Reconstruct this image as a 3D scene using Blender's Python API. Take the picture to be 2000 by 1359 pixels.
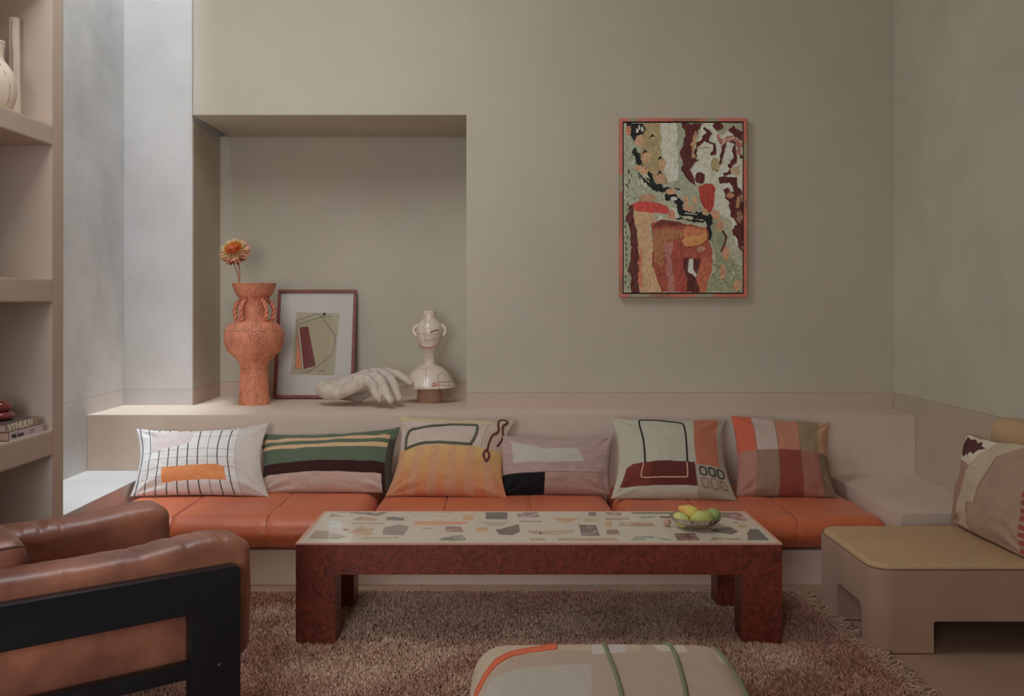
import bpy, bmesh, math, random
import numpy as np
from mathutils import Vector, Matrix, noise as mnoise

random.seed(7); RNG = np.random.default_rng(7)
for o in list(bpy.data.objects): bpy.data.objects.remove(o)
SC = bpy.context.scene
COL = SC.collection
H = 1.2; F = 1900.0; VX, VY = 990.0, 590.0

# ------------------------------------------------------------------ camera, world, lights, exposure
cam = bpy.data.cameras.new('camera'); camo = bpy.data.objects.new('camera', cam); COL.objects.link(camo)
camo.location = (0, 0, H); camo.rotation_euler = (math.pi/2, 0, 0)
cam.sensor_width = 36; cam.lens = 36*F/2000; cam.shift_x = 0.005; cam.shift_y = -(679.5-VY)/2000
cam.clip_start = 0.05
SC.camera = camo
SC.view_settings.view_transform = 'Standard'; SC.view_settings.look = 'None'
SC.view_settings.gamma = 1; SC.view_settings.use_curve_mapping = False
SC.view_settings.exposure = 0.0
w = bpy.data.worlds.new('world'); SC.world = w; w.use_nodes = True
w.node_tree.nodes['Background'].inputs[0].default_value = (0.75, 0.85, 1, 1)
w.node_tree.nodes['Background'].inputs[1].default_value = 1.0

R_ = math.radians
def area(name, loc, target, sx, sy, power, color=(1, 1, 1)):
    l = bpy.data.lights.new(name, 'AREA'); l.shape = 'RECTANGLE'; l.size = sx; l.size_y = sy
    l.energy = power; l.color = color
    o = bpy.data.objects.new(name, l); COL.objects.link(o); o.location = loc
    d = Vector(target)-Vector(loc); o.rotation_euler = d.to_track_quat('-Z', 'Y').to_euler()
    return o
# daylight through the slot skylight over the back left corner
area('skylight_corner', (-1.91, 4.78, 6.3), (-1.91, 4.79, 0), 0.38, 1.1, 215, (0.77, 0.90, 1.0))
# added room fill from above left, set in an invented ceiling opening
area('room_fill_above', (-1.05, 3.2, 3.48), (-0.1, 4.7, 0.5), 0.9, 1.6, 31, (0.93, 0.975, 1.0))
# added fill from behind the camera, set in an invented rear wall opening
area('room_fill_rear', (-1.15, -1.62, 1.6), (-1.15, 4.0, 0.75), 1.2, 2.0, 21, (0.96, 0.98, 1.0)).data.spread = R_(105)

# ------------------------------------------------------------------ helpers
def lin(c):
    c = np.asarray(c, float)/255.0
    return np.where(c <= 0.04045, c/12.92, ((c+0.055)/1.055)**2.4)
def A(r, g, b, k=0.36, sat=0.84):
    """surface colour whose photographed value is r,g,b under the light level k"""
    c = lin((r, g, b)); l = float(c @ np.array([0.3, 0.55, 0.15]))
    return tuple(np.clip((l+(c-l)*sat)/k, 0.004, 0.88))
def P(x, y, Z):
    s = F/Z
    return Vector(((x-VX)/s, Z, H-(y-VY)/s))
def onplane(x, y, h):
    Z = F*(H-h)/(y-VY)
    return ((x-VX)*Z/F, Z)

def newobj(name, me, mat=None, parent=None):
    o = bpy.data.objects.new(name, me); COL.objects.link(o)
    if mat is not None:
        me.materials.clear(); me.materials.append(mat)
    if parent is not None: o.parent = parent
    return o
def thing(name, label, cat, loc=(0, 0, 0), rz=0, group=None):
    o = bpy.data.objects.new(name, None); COL.objects.link(o); o.location = loc; o.rotation_euler = (0, 0, rz)
    o.empty_display_size = 0.05
    o['label'] = label; o['category'] = cat
    if group: o['group'] = group
    return o
def tag(o, label, cat, group=None):
    o['label'] = label; o['category'] = cat
    if group: o['group'] = group
    return o
def struct(o, label=None):
    o['kind'] = 'structure'
    if label: o['label'] = label
    return o
def mesh_from(verts, faces, smooth=False, name='mesh', cols=None):
    me = bpy.data.meshes.new(name)
    me.from_pydata([tuple(v) for v in verts], [], [tuple(int(i) for i in f) for f in faces]); me.update()
    if smooth: me.polygons.foreach_set('use_smooth', [True]*len(me.polygons))
    if cols is not None: set_cols(me, cols)
    return me
def set_cols(me, cols):
    ca = me.color_attributes.new('col', 'FLOAT_COLOR', 'POINT')
    c = np.ones((len(me.vertices), 4), np.float32); c[:, :3] = cols
    ca.data.foreach_set('color', c.ravel())
def bm_mesh(bm, smooth=False, name='mesh'):
    bmesh.ops.recalc_face_normals(bm, faces=bm.faces)
    me = bpy.data.meshes.new(name); bm.to_mesh(me); bm.free()
    if smooth: me.polygons.foreach_set('use_smooth', [True]*len(me.polygons))
    return me
def add_box(bm, x0, x1, y0, y1, z0, z1):
    vs = [bm.verts.new(p) for p in ((x0,y0,z0),(x1,y0,z0),(x1,y1,z0),(x0,y1,z0),(x0,y0,z1),(x1,y0,z1),(x1,y1,z1),(x0,y1,z1))]
    for f in ((3,2,1,0),(4,5,6,7),(0,1,5,4),(1,2,6,5),(2,3,7,6),(3,0,4,7)): bm.faces.new([vs[i] for i in f])
    return vs
def boxes(name, lst, mat, parent=None, bev=0, seg=2):
    bm = bmesh.new()
    for b in lst: add_box(bm, *b)
    if bev: bmesh.ops.bevel(bm, geom=bm.edges[:], offset=bev, segments=seg, affect='EDGES', profile=0.5)
    return newobj(name, bm_mesh(bm, False, name), mat, parent)
def shade_auto(o, ang=0.6):
    me = o.data
    me.polygons.foreach_set('use_smooth', [True]*len(me.polygons))
    me.set_sharp_from_angle(angle=ang)
    return o
def evaluated(o):
    dg = bpy.context.evaluated_depsgraph_get(); dg.update()
    return bpy.data.meshes.new_from_object(o.evaluated_get(dg))
def lathe(prof, n=48, name='lathe', closed_top=False):
    vs, fs = [], []
    for (r, z) in prof:
        for k in range(n):
            a = 2*math.pi*k/n; vs.append((r*math.cos(a), r*math.sin(a), z))
    m = len(prof)
    for i in range(m-1):
        for k in range(n):
            k2 = (k+1) % n
            fs.append((i*n+k, i*n+k2, (i+1)*n+k2, (i+1)*n+k))
    if prof[0][0] > 1e-5: fs.append(tuple(reversed(range(n))))
    if closed_top and prof[-1][0] > 1e-5: fs.append(tuple((m-1)*n+k for k in range(n)))
    return mesh_from(vs, fs, True, name)
def smooth_profile(pts, n=60):
    """Catmull-Rom through control points (r,z)"""
    p = [pts[0]]+list(pts)+[pts[-1]]; out = []
    per = max(2, n//(len(pts)-1))
    for i in range(1, len(p)-2):
        for k in range(per):
            t = k/per; q = []
            for d in range(len(pts[0])):
                a, b, c, e = p[i-1][d], p[i][d], p[i+1][d], p[i+2][d]
                q.append(0.5*((2*b)+(c-a)*t+(2*a-5*b+4*c-e)*t*t+(3*b-a-3*c+e)*t**3))
            out.append(tuple(q))
    out.append(tuple(pts[-1])); return out
def tube(pts, r, n=8, name='tube', closed=False, radii=None):
    pts = [Vector(p) for p in pts]; m = len(pts); vs, fs = [], []
    up = Vector((0, 0, 1)); prevn = None
    for i, p in enumerate(pts):
        if closed: t = pts[(i+1) % m]-pts[i-1]
        else: t = pts[min(i+1, m-1)]-pts[max(i-1, 0)]
        t = t.normalized() if t.length > 1e-9 else up
        if prevn is None:
            nn = t.cross(up)
            if nn.length < 1e-3: nn = t.cross(Vector((1, 0, 0)))
        else: nn = prevn - t*prevn.dot(t)
        nn.normalize(); prevn = nn; b = t.cross(nn)
        rr = radii[i] if radii else r
        for k in range(n):
            a = 2*math.pi*k/n; vs.append(p+nn*(rr*math.cos(a))+b*(rr*math.sin(a)))
    for i in range(m if closed else m-1):
        j = (i+1) % m
        for k in range(n):
            k2 = (k+1) % n; fs.append((i*n+k, i*n+k2, j*n+k2, j*n+k))
    if not closed:
        fs.append(tuple(reversed(range(n)))); fs.append(tuple((m-1)*n+k for k in range(n)))
    return mesh_from(vs, fs, True, name)
def join_mesh(meshes, name='joined'):
    vs, fs, off = [], [], 0
    for me in meshes:
        vs += [tuple(v.co) for v in me.vertices]; fs += [tuple(i+off for i in p.vertices) for p in me.polygons]; off += len(me.vertices)
    return mesh_from(vs, fs, True, name)

# numpy value noise
_T = RNG.random((256, 256)).astype(np.float32)
def vnoise(x, y, s=1.0, seed=0):
    x = np.asarray(x, float)*s+seed*17.3; y = np.asarray(y, float)*s+seed*9.7
    xi = np.floor(x).astype(int); yi = np.floor(y).astype(int); fx = x-xi; fy = y-yi
    fx = fx*fx*(3-2*fx); fy = fy*fy*(3-2*fy)
    g = lambda a, b: _T[a % 256, b % 256]
    return (g(xi, yi)*(1-fx)+g(xi+1, yi)*fx)*(1-fy)+(g(xi, yi+1)*(1-fx)+g(xi+1, yi+1)*fx)*fy-0.5
def fbm(x, y, s, o=3, seed=0):
    r = 0; a = 1.0
    for i in range(o): r = r+a*vnoise(x, y, s*2**i, seed+i); a *= 0.5
    return r

class Canvas:
    """a small painter: regions and lines laid onto the points of a grid as colour"""
    def __init__(s, X, Y, base):
        s.X, s.Y = X, Y; s.img = np.zeros(X.shape+(3,)); s.img[...] = base
    def inside(s, pts, wob=0, ws=0.02, seed=0):
        X, Y = s.X, s.Y
        if wob:
            X = X+wob*fbm(s.X, s.Y, ws, 3, seed)*2; Y = Y+wob*fbm(s.X, s.Y, ws, 3, seed+5)*2
        m = np.zeros(X.shape, bool); n = len(pts)
        for i in range(n):
            x1, y1 = pts[i]; x2, y2 = pts[(i+1) % n]
            if y1 == y2: continue
            c = ((y1 > Y) != (y2 > Y)) & (X < (x2-x1)*(Y-y1)/(y2-y1)+x1); m ^= c
        return m
    def poly(s, pts, col, **k):
        m = s.inside(pts, **k); s.img[m] = col; return m
    def rect(s, x0, x1, y0, y1, col):
        m = (s.X >= x0) & (s.X < x1) & (s.Y >= y0) & (s.Y < y1); s.img[m] = col; return m
    def dist(s, pts):
        D = np.full(s.X.shape, 1e9)
        for (x1, y1), (x2, y2) in zip(pts[:-1], pts[1:]):
            dx, dy = x2-x1, y2-y1; L = dx*dx+dy*dy+1e-12
            t = np.clip(((s.X-x1)*dx+(s.Y-y1)*dy)/L, 0, 1)
            D = np.minimum(D, np.hypot(s.X-x1-t*dx, s.Y-y1-t*dy))
        return D
    def line(s, pts, wd, col, wob=0, ws=0.02):
        D = s.dist(pts)
        if wob: D = D+wob*fbm(s.X, s.Y, ws, 2, 3)
        m = D < wd/2; s.img[m] = col; return m
    def blob(s, cx, cy, rx, ry, col, wob=0.25, seed=0, ws=0.05):
        d = np.hypot((s.X-cx)/rx, (s.Y-cy)/ry)+wob*fbm(s.X, s.Y, ws, 2, seed); m = d < 1; s.img[m] = col; return m

# ------------------------------------------------------------------ materials
def mat(name, col=(0.5, 0.5, 0.5), rough=0.8, var=0.0, vscale=8, bump=0.0, bscale=60, metal=0.0, attr=False, spec=0.5,
        col2=None, sheen=0.0, bevel=0.0, coat=0.0, weave=0.0, detail=4, vmix=(0.35, 0.65)):
    m = bpy.data.materials.new(name); m.use_nodes = True; nt = m.node_tree; N = nt.nodes; L = nt.links
    b = N['Principled BSDF']; b.inputs['Roughness'].default_value = rough; b.inputs['Metallic'].default_value = metal
    b.inputs['Specular IOR Level'].default_value = spec
    if sheen: b.inputs['Sheen Weight'].default_value = sheen
    if coat: b.inputs['Coat Weight'].default_value = coat; b.inputs['Coat Roughness'].default_value = 0.12
    tc = N.new('ShaderNodeTexCoord')
    src = None
    if attr:
        a = N.new('ShaderNodeAttribute'); a.attribute_name = 'col'; src = a.outputs['Color']
    if var or col2 is not None:
        n = N.new('ShaderNodeTexNoise'); n.inputs['Scale'].default_value = vscale; n.inputs['Detail'].default_value = detail
        L.new(tc.outputs['Object'], n.inputs['Vector'])
        r = N.new('ShaderNodeMapRange'); r.inputs[1].default_value = vmix[0]; r.inputs[2].default_value = vmix[1]
        L.new(n.outputs['Fac'], r.inputs[0])
        mx = N.new('ShaderNodeMix'); mx.data_type = 'RGBA'
        L.new(r.outputs[0], mx.inputs[0])
        if attr:
            h1 = N.new('ShaderNodeMix'); h1.data_type = 'RGBA'; h1.blend_type = 'MULTIPLY'; h1.inputs[0].default_value = 1
            L.new(src, h1.inputs[6]); h1.inputs[7].default_value = (1-var, 1-var, 1-var, 1)
            L.new(h1.outputs[2], mx.inputs[6]); L.new(src, mx.inputs[7])
        else:
            c2 = col2 if col2 is not None else tuple(x*(1-var) for x in col)
            mx.inputs[6].default_value = (*c2, 1); mx.inputs[7].default_value = (*col, 1)
        src = mx.outputs[2]
    if src is not None: L.new(src, b.inputs['Base Color'])
    else: b.inputs['Base Color'].default_value = (*col, 1)
    nrm = None
    if bevel:
        bv = N.new('ShaderNodeBevel'); bv.samples = 4; bv.inputs['Radius'].default_value = bevel; nrm = bv.outputs[0]
    if bump:
        n2 = N.new('ShaderNodeTexNoise'); n2.inputs['Scale'].default_value = bscale; n2.inputs['Detail'].default_value = 5
        L.new(tc.outputs['Object'], n2.inputs['Vector'])
        bp = N.new('ShaderNodeBump'); bp.inputs['Strength'].default_value = bump; bp.inputs['Distance'].default_value = 0.01
        L.new(n2.outputs['Fac'], bp.inputs['Height'])
        if nrm is not None: L.new(nrm, bp.inputs['Normal'])
        nrm = bp.outputs[0]
    if weave:
        hs = None
        for ax in ((weave, 0), (0, weave)):
            wv = N.new('ShaderNodeTexWave'); wv.inputs['Scale'].default_value = weave; wv.bands_direction = 'X' if ax[0] else 'Z'
            wv.inputs['Distortion'].default_value = 1.5; wv.inputs['Detail'].default_value = 1
            L.new(tc.outputs['Object'], wv.inputs['Vector'])
            if hs is None: hs = wv.outputs['Fac']
            else:
                ad = N.new('ShaderNodeMath'); ad.operation = 'ADD'; L.new(hs, ad.inputs[0]); L.new(wv.outputs['Fac'], ad.inputs[1]); hs = ad.outputs[0]
        bp = N.new('ShaderNodeBump'); bp.inputs['Strength'].default_value = 0.25; bp.inputs['Distance'].default_value = 0.002
        L.new(hs, bp.inputs['Height'])
        if nrm is not None: L.new(nrm, bp.inputs['Normal'])
        nrm = bp.outputs[0]
    if nrm is not None: L.new(nrm, b.inputs['Normal'])
    return m

def plaster(name, up, low, seam=0.72, var=0.10, vs=1.4, bevel=0.012):
    """trowelled plaster: upper tone above the seam height, lower tone with a fine scored line at the seam"""
    m = bpy.data.materials.new(name); m.use_nodes = True; nt = m.node_tree; N = nt.nodes; L = nt.links
    b = N['Principled BSDF']; b.inputs['Roughness'].default_value = 0.75; b.inputs['Specular IOR Level'].default_value = 0.3
    tc = N.new('ShaderNodeTexCoord'); sp = N.new('ShaderNodeSeparateXYZ'); L.new(tc.outputs['Object'], sp.inputs[0])
    def cmp(op, v):
        x = N.new('ShaderNodeMath'); x.operation = op; L.new(sp.outputs[2], x.inputs[0]); x.inputs[1].default_value = v; return x.outputs[0]
    def mix(f, a, c, blend='MIX'):
        x = N.new('ShaderNodeMix'); x.data_type = 'RGBA'; x.blend_type = blend
        if isinstance(f, float): x.inputs[0].default_value = f
        else: L.new(f, x.inputs[0])
        for s, i in ((a, 6), (c, 7)):
            if isinstance(s, tuple): x.inputs[i].default_value = (*s, 1)
            else: L.new(s, x.inputs[i])
        return x.outputs[2]
    base = mix(cmp('GREATER_THAN', seam), low, up)
    n1 = N.new('ShaderNodeTexNoise'); n1.inputs['Scale'].default_value = vs; n1.inputs['Detail'].default_value = 6; n1.inputs['Roughness'].default_value = 0.6
    L.new(tc.outputs['Object'], n1.inputs['Vector'])
    r = N.new('ShaderNodeMapRange'); r.inputs[1].default_value = 0.3; r.inputs[2].default_value = 0.7; r.inputs[3].default_value = 1-var; r.inputs[4].default_value = 1.0
    L.new(n1.outputs['Fac'], r.inputs[0])
    v = N.new('ShaderNodeCombineXYZ')
    for i in range(3): L.new(r.outputs[0], v.inputs[i])
    c = mix(1.0, base, v.outputs[0], 'MULTIPLY')
    n3 = N.new('ShaderNodeTexNoise'); n3.inputs['Scale'].default_value = 3.1; n3.inputs['Detail'].default_value = 3
    L.new(tc.outputs['Object'], n3.inputs['Vector'])
    c2 = mix(n3.outputs['Fac'], (1.0, 0.985, 0.95), (1.0, 1.0, 1.03))
    c = mix(1.0, c, c2, 'MULTIPLY')
    a1 = cmp('GREATER_THAN', seam-0.0025); a2 = cmp('LESS_THAN', seam+0.0015)
    mu = N.new('ShaderNodeMath'); mu.operation = 'MULTIPLY'; L.new(a1, mu.inputs[0]); L.new(a2, mu.inputs[1])
    mu2 = N.new('ShaderNodeMath'); mu2.operation = 'MULTIPLY'; L.new(mu.outputs[0], mu2.inputs[0]); mu2.inputs[1].default_value = 0.5
    c = mix(mu2.outputs[0], c, tuple(x*0.45 for x in low))
    L.new(c, b.inputs['Base Color'])
    bv = N.new('ShaderNodeBevel'); bv.samples = 4; bv.inputs['Radius'].default_value = bevel
    n2 = N.new('ShaderNodeTexNoise'); n2.inputs['Scale'].default_value = 9; n2.inputs['Detail'].default_value = 6
    L.new(tc.outputs['Object'], n2.inputs['Vector'])
    bp = N.new('ShaderNodeBump'); bp.inputs['Strength'].default_value = 0.12; bp.inputs['Distance'].default_value = 0.02
    L.new(n2.outputs['Fac'], bp.inputs['Height']); L.new(bv.outputs[0], bp.inputs['Normal']); L.new(bp.outputs[0], b.inputs['Normal'])
    return m

WALL_UP = A(131, 125, 113, 0.36, 1); WALL_LOW = A(134, 119, 108, 0.36, 1)
M_wall = plaster('plaster_wall', WALL_UP, WALL_LOW)
M_wallr = plaster('plaster_wall_right', A(134, 132, 119, 0.36, 1), A(130, 120, 106, 0.36, 1), vs=2.2, var=0.14)
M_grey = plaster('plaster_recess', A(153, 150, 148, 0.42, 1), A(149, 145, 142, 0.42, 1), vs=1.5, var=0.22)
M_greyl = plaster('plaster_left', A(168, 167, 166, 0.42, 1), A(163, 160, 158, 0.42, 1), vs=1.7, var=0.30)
M_bench = plaster('plaster_bench', A(147, 133, 121, 0.36, 1), A(147, 133, 121, 0.36, 1), seam=9, vs=2.0)
M_shelf = plaster('plaster_shelf', A(130, 117, 106, 0.36, 1), A(130, 117, 106, 0.36, 1), seam=9, vs=2.0)
M_floor = mat('floor_microcement', A(116, 93, 79, 0.40, 1), 0.6, var=0.12, vscale=3, bump=0.08, bscale=40)
M_ceil = mat('ceiling_paint', A(140, 132, 118, 0.36), 0.9, var=0.03)
M_orange = mat('orange_leather', A(146, 74, 46, 0.40, 1), 0.40, var=0.16, vscale=5, bump=0.18, bscale=18, spec=0.5, sheen=0.06)
M_fab = mat('pillow_fabric', attr=True, rough=0.92, var=0.07, vscale=90, sheen=0.1, spec=0.2, weave=260)
M_blackfab = mat('black_fabric', A(20, 16, 15, 0.36), 0.95)

# ------------------------------------------------------------------ room shell
CZ = 3.5
o = boxes('wall_back', [(-0.216, 2.4, 5.19, 6.2, 0, CZ), (-1.675, -0.216, 5.19, 6.2, 2.197, CZ),
                    (-1.735, -0.216, 5.87, 6.2, 0, 2.2), (-1.736, -1.731, 5.3705, 5.87, 0, 2.197)], M_wall)
struct(o, 'beige plaster back wall with a deep rectangular niche at its left')
o = boxes('wall_recess', [(-2.4, -1.70, 5.37, 6.2, CZ, 6.5), (-2.4, -1.735, 5.37, 6.2, 0, CZ)], M_grey); struct(o, 'pale grey plaster strip of wall left of the niche, brightly daylit')
o = boxes('wall_left', [(-2.4, -2.115, -1.7, 5.37, 0, 6.5)], M_greyl); struct(o, 'pale grey plaster wall at the far left behind the shelving')
o = boxes('wall_right', [(2.06, 2.4, -1.7, 5.19, 0, CZ)], M_wallr); struct(o, 'greenish beige plaster wall on the right with a tan lower band')
o = boxes('wall_rear', [(-2.4, -1.8, -1.9, -1.7, 0, CZ), (-0.2, 2.4, -1.9, -1.7, 0, CZ), (-1.8, -0.2, -1.9, -1.7, 0, 0.6), (-1.8, -0.2, -1.9, -1.7, 2.6, CZ)], M_wall)  # opening at the left is invented to hold the rear fill light
struct(o)
o = boxes('floor', [(-2.4, 2.4, -1.9, 6.2, -0.1, 0)], M_floor); struct(o, 'pinkish tan microcement floor')
# ceiling open at the corner skylight, plus an invented opening for the overhead fill
sx0, sx1, sy0, sy1 = -2.115, -1.70, 4.2, 5.37
rx0, rx1, ry0, ry1 = -1.5, -0.6, 2.4, 4.0
o = boxes('ceiling', [(-2.4, sx1, -1.9, sy0, CZ, CZ+0.15), (sx1, rx0, -1.9, 6.2, CZ, CZ+0.15), (rx0, rx1, -1.9, ry0, CZ, CZ+0.15),
                  (rx0, rx1, ry1, 6.2, CZ, CZ+0.15), (rx1, 2.4, -1.9, 6.2, CZ, CZ+0.15)], M_ceil)
struct(o)
o = boxes('trim_1', [(sx1, sx1+0.1, sy0-0.1, sy1, CZ+0.15, 6.5), (-2.115, sx1, sy0-0.1, sy0, CZ+0.15, 6.5)], M_grey)
struct(o, 'plaster lining of the corner skylight shaft')

# ------------------------------------------------------------------ built-in bench and ledges
t = thing('plaster_bench', 'built-in beige plaster bench running along the back wall under the orange seat cushions', 'bench', (0, 4.5, 0))
def wbox(name, lst, m, parent, bev=0):
    px_, py_, pz_ = parent.location
    return boxes(name, [(a-px_, b-px_, c-py_, d-py_, e-pz_, f-pz_) for a, b, c, d, e, f in lst], m, parent, bev)
wbox('bench_base', [(-1.765, 1.62, 4.12, 4.9, 0, 0.15)], M_bench, t)
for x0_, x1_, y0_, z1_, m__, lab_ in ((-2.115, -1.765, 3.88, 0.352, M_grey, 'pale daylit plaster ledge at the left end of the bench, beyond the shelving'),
                                 (1.62, 2.06, 4.0, 0.33, M_bench, 'beige plaster ledge at the right end of the bench, behind the lounge chair')):
    q = boxes('side_ledge', [(x0_, x1_, y0_, 4.9, 0, z1_)], m__); tag(q, lab_, 'ledge')
t = thing('plaster_back_ledge', 'long beige plaster ledge behind the pillows, running on into the niche as its shelf', 'ledge', (0, 5.1, 0))
wbox('ledge_block', [(-2.115, 2.06, 4.9, 5.19, 0, 0.632), (-2.115, -1.735, 5.19, 5.37, 0, 0.632), (-1.735, -0.216, 5.19, 5.87, 0, 0.632)], M_bench, t)

# ------------------------------------------------------------------ shelving unit on the left
t = thing('wall_shelving', 'built-in taupe plaster shelving with thick shelves at the left edge', 'shelving', (-1.95, 2.4, 0))
wbox('end_panel', [(-2.115, -1.77, 3.79, 3.88, 0, CZ)], M_shelf, t)
wbox('end_panel', [(-2.115, -1.77, 0.9, 1.0, 0, CZ)], M_shelf, t)
for z0, z1 in ((1.81, 1.887), (1.2, 1.288), (0.605, 0.70), (0.0, 0.10), (2.45, 2.54)):
    wbox('shelf', [(-2.115, -1.77, 1.0, 3.79, z0, z1)], M_shelf, t)
wbox('vertical_divider', [(-2.115, -1.77, 2.35, 2.45, 0.1, CZ)], M_shelf, t)

# ------------------------------------------------------------------ seat cushions
def rbox(hx, hy, hz, r, nx, ny, nz):
    """rounded box as welded cube-grid: returns verts (np), quads"""
    bm = bmesh.new(); key = {}
    def V(q):
        k = (round(q[0], 5), round(q[1], 5), round(q[2], 5))
        if k not in key:
            i = [max(-(h-r), min(h-r, c)) for c, h in zip(q, (hx, hy, hz))]
            d = Vector([a-b for a, b in zip(q, i)])
            if d.length > 1e-9: d = d.normalized()*r
            key[k] = len(vs); vs.append((i[0]+d[0], i[1]+d[1], i[2]+d[2]))
        return key[k]
    vs, fs = [], []
    bm.free()
    hs = (hx, hy, hz); ns = (nx, ny, nz)
    def ticks(h, n):
        # denser near the rounded rim
        a = [-h+2*h*i/n for i in range(n+1)]
        e = [r*(1-math.cos(math.pi/2*j/4)) for j in range(4)]
        a = sorted(set([round(x, 6) for x in a if -h+r <= x <= h-r]+[round(-h+x*1.0, 6) for x in [r*j/4 for j in range(5)]]+[round(h-x, 6) for x in [r*j/4 for j in range(5)]]))
        return a
    T = [ticks(h, n) for h, n in zip(hs, ns)]
    for ax in range(3):
        u, v = (ax+1) % 3, (ax+2) % 3
        for sgn in (-1, 1):
            for i in range(len(T[u])-1):
                for j in range(len(T[v])-1):
                    q = []
                    for a, b in ((i, j), (i+1, j), (i+1, j+1), (i, j+1)):
                        p = [0, 0, 0]; p[ax] = sgn*hs[ax]; p[u] = T[u][a]; p[v] = T[v][b]; q.append(V(p))
                    if sgn < 0: q.reverse()
                    fs.append(q)
    return np.array(vs), fs
def puff(vs, hx, hy, hz, cx=0.0, cy=0.0, cz=0.0, nz=0.0, ns=6, seed=0, seams=(), seam_d=0.006):
    """inflate: crown on each side, soft noise, pinched seams across x"""
    v = vs.copy()
    ux, uy, uz = v[:, 0]/hx, v[:, 1]/hy, v[:, 2]/hz
    v[:, 2] += np.sign(uz)*cz*(1-np.clip(ux, -1, 1)**2)*(1-np.clip(uy, -1, 1)**2)*np.abs(uz)
    v[:, 1] += np.sign(uy)*cy*(1-np.clip(ux, -1, 1)**4)*(1-np.clip(uz, -1, 1)**2)*np.abs(uy)
    v[:, 0] += np.sign(ux)*cx*(1-np.clip(uy, -1, 1)**2)*(1-np.clip(uz, -1, 1)**2)*np.abs(ux)
    if nz:
        for i in range(len(v)):
            n = mnoise.noise_vector(Vector(vs[i])*ns+Vector((seed*3.1, seed, 0)))
            v[i] += np.array(n)*nz
    for s in seams:
        d = np.exp(-((vs[:, 0]-s)/0.006)**2)*seam_d
        c = np.stack([np.zeros(len(v)), -np.sign(uy)*(np.abs(uy) > 0.93), -np.sign(uz)*(np.abs(uz) > 0.75)], 1)
        v += c*d[:, None]
    return v
def cushion(name, x0, x1, y0, y1, z0, z1, r, m, parent=None, loc=None, n=(60, 24, 8), **k):
    hx, hy, hz = (x1-x0)/2, (y1-y0)/2, (z1-z0)/2
    vs, fs = rbox(hx, hy, hz, min(r, hz*0.98, hx*0.98, hy*0.98), *n)
    vs = puff(vs, hx, hy, hz, **k)
    c = np.array([(x0+x1)/2, (y0+y1)/2, (z0+z1)/2])
    if parent is None:
        o = newobj(name, mesh_from(vs, fs, True, name), m); o.location = (c[0], c[1], z0); 
        o.data.transform(Matrix.Translation((0, 0, hz)))
    else:
        o = newobj(name, mesh_from(vs+c, fs, True, name), m, parent)
    return o
M_thread = mat('seam_thread', A(124, 58, 38, 0.4), 0.8)
for i, (a, b, lab) in enumerate(((-1.758, -0.612, 'orange leather seat cushion at the left end of the bench, under the grid pillow'),
                                 (-0.600, 0.481, 'middle orange leather seat cushion on the bench, behind the coffee table'),
                                 (0.493, 1.612, 'orange leather seat cushion at the right end of the bench, beside the tan lounge chair'))):
    w_ = b-a; seams = (-w_/2+w_*0.30, -w_/2+w_*0.65)
    c = cushion('seat_cushion', a, b, 4.085, 4.885, 0.156, 0.292, 0.0685, M_orange, n=(110, 40, 10), cz=0.006, cy=0.012, nz=0.0045, ns=6, seed=i, seams=seams)
    tag(c, lab, 'cushion', 'orange seat cushions on the bench')
    cx_ = (a+b)/2
    for s in seams:
        pts = [(s, -0.392, 0.02), (s, -0.4065, 0.068), (s, -0.393, 0.108), (s, -0.365, 0.129), (s, -0.335, 0.136), (s, 0.0, 0.139), (s, 0.33, 0.136)]
        q = newobj('stitched_seam', tube(smooth_profile(pts, 30), 0.0014, 5), M_thread, c)

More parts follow.
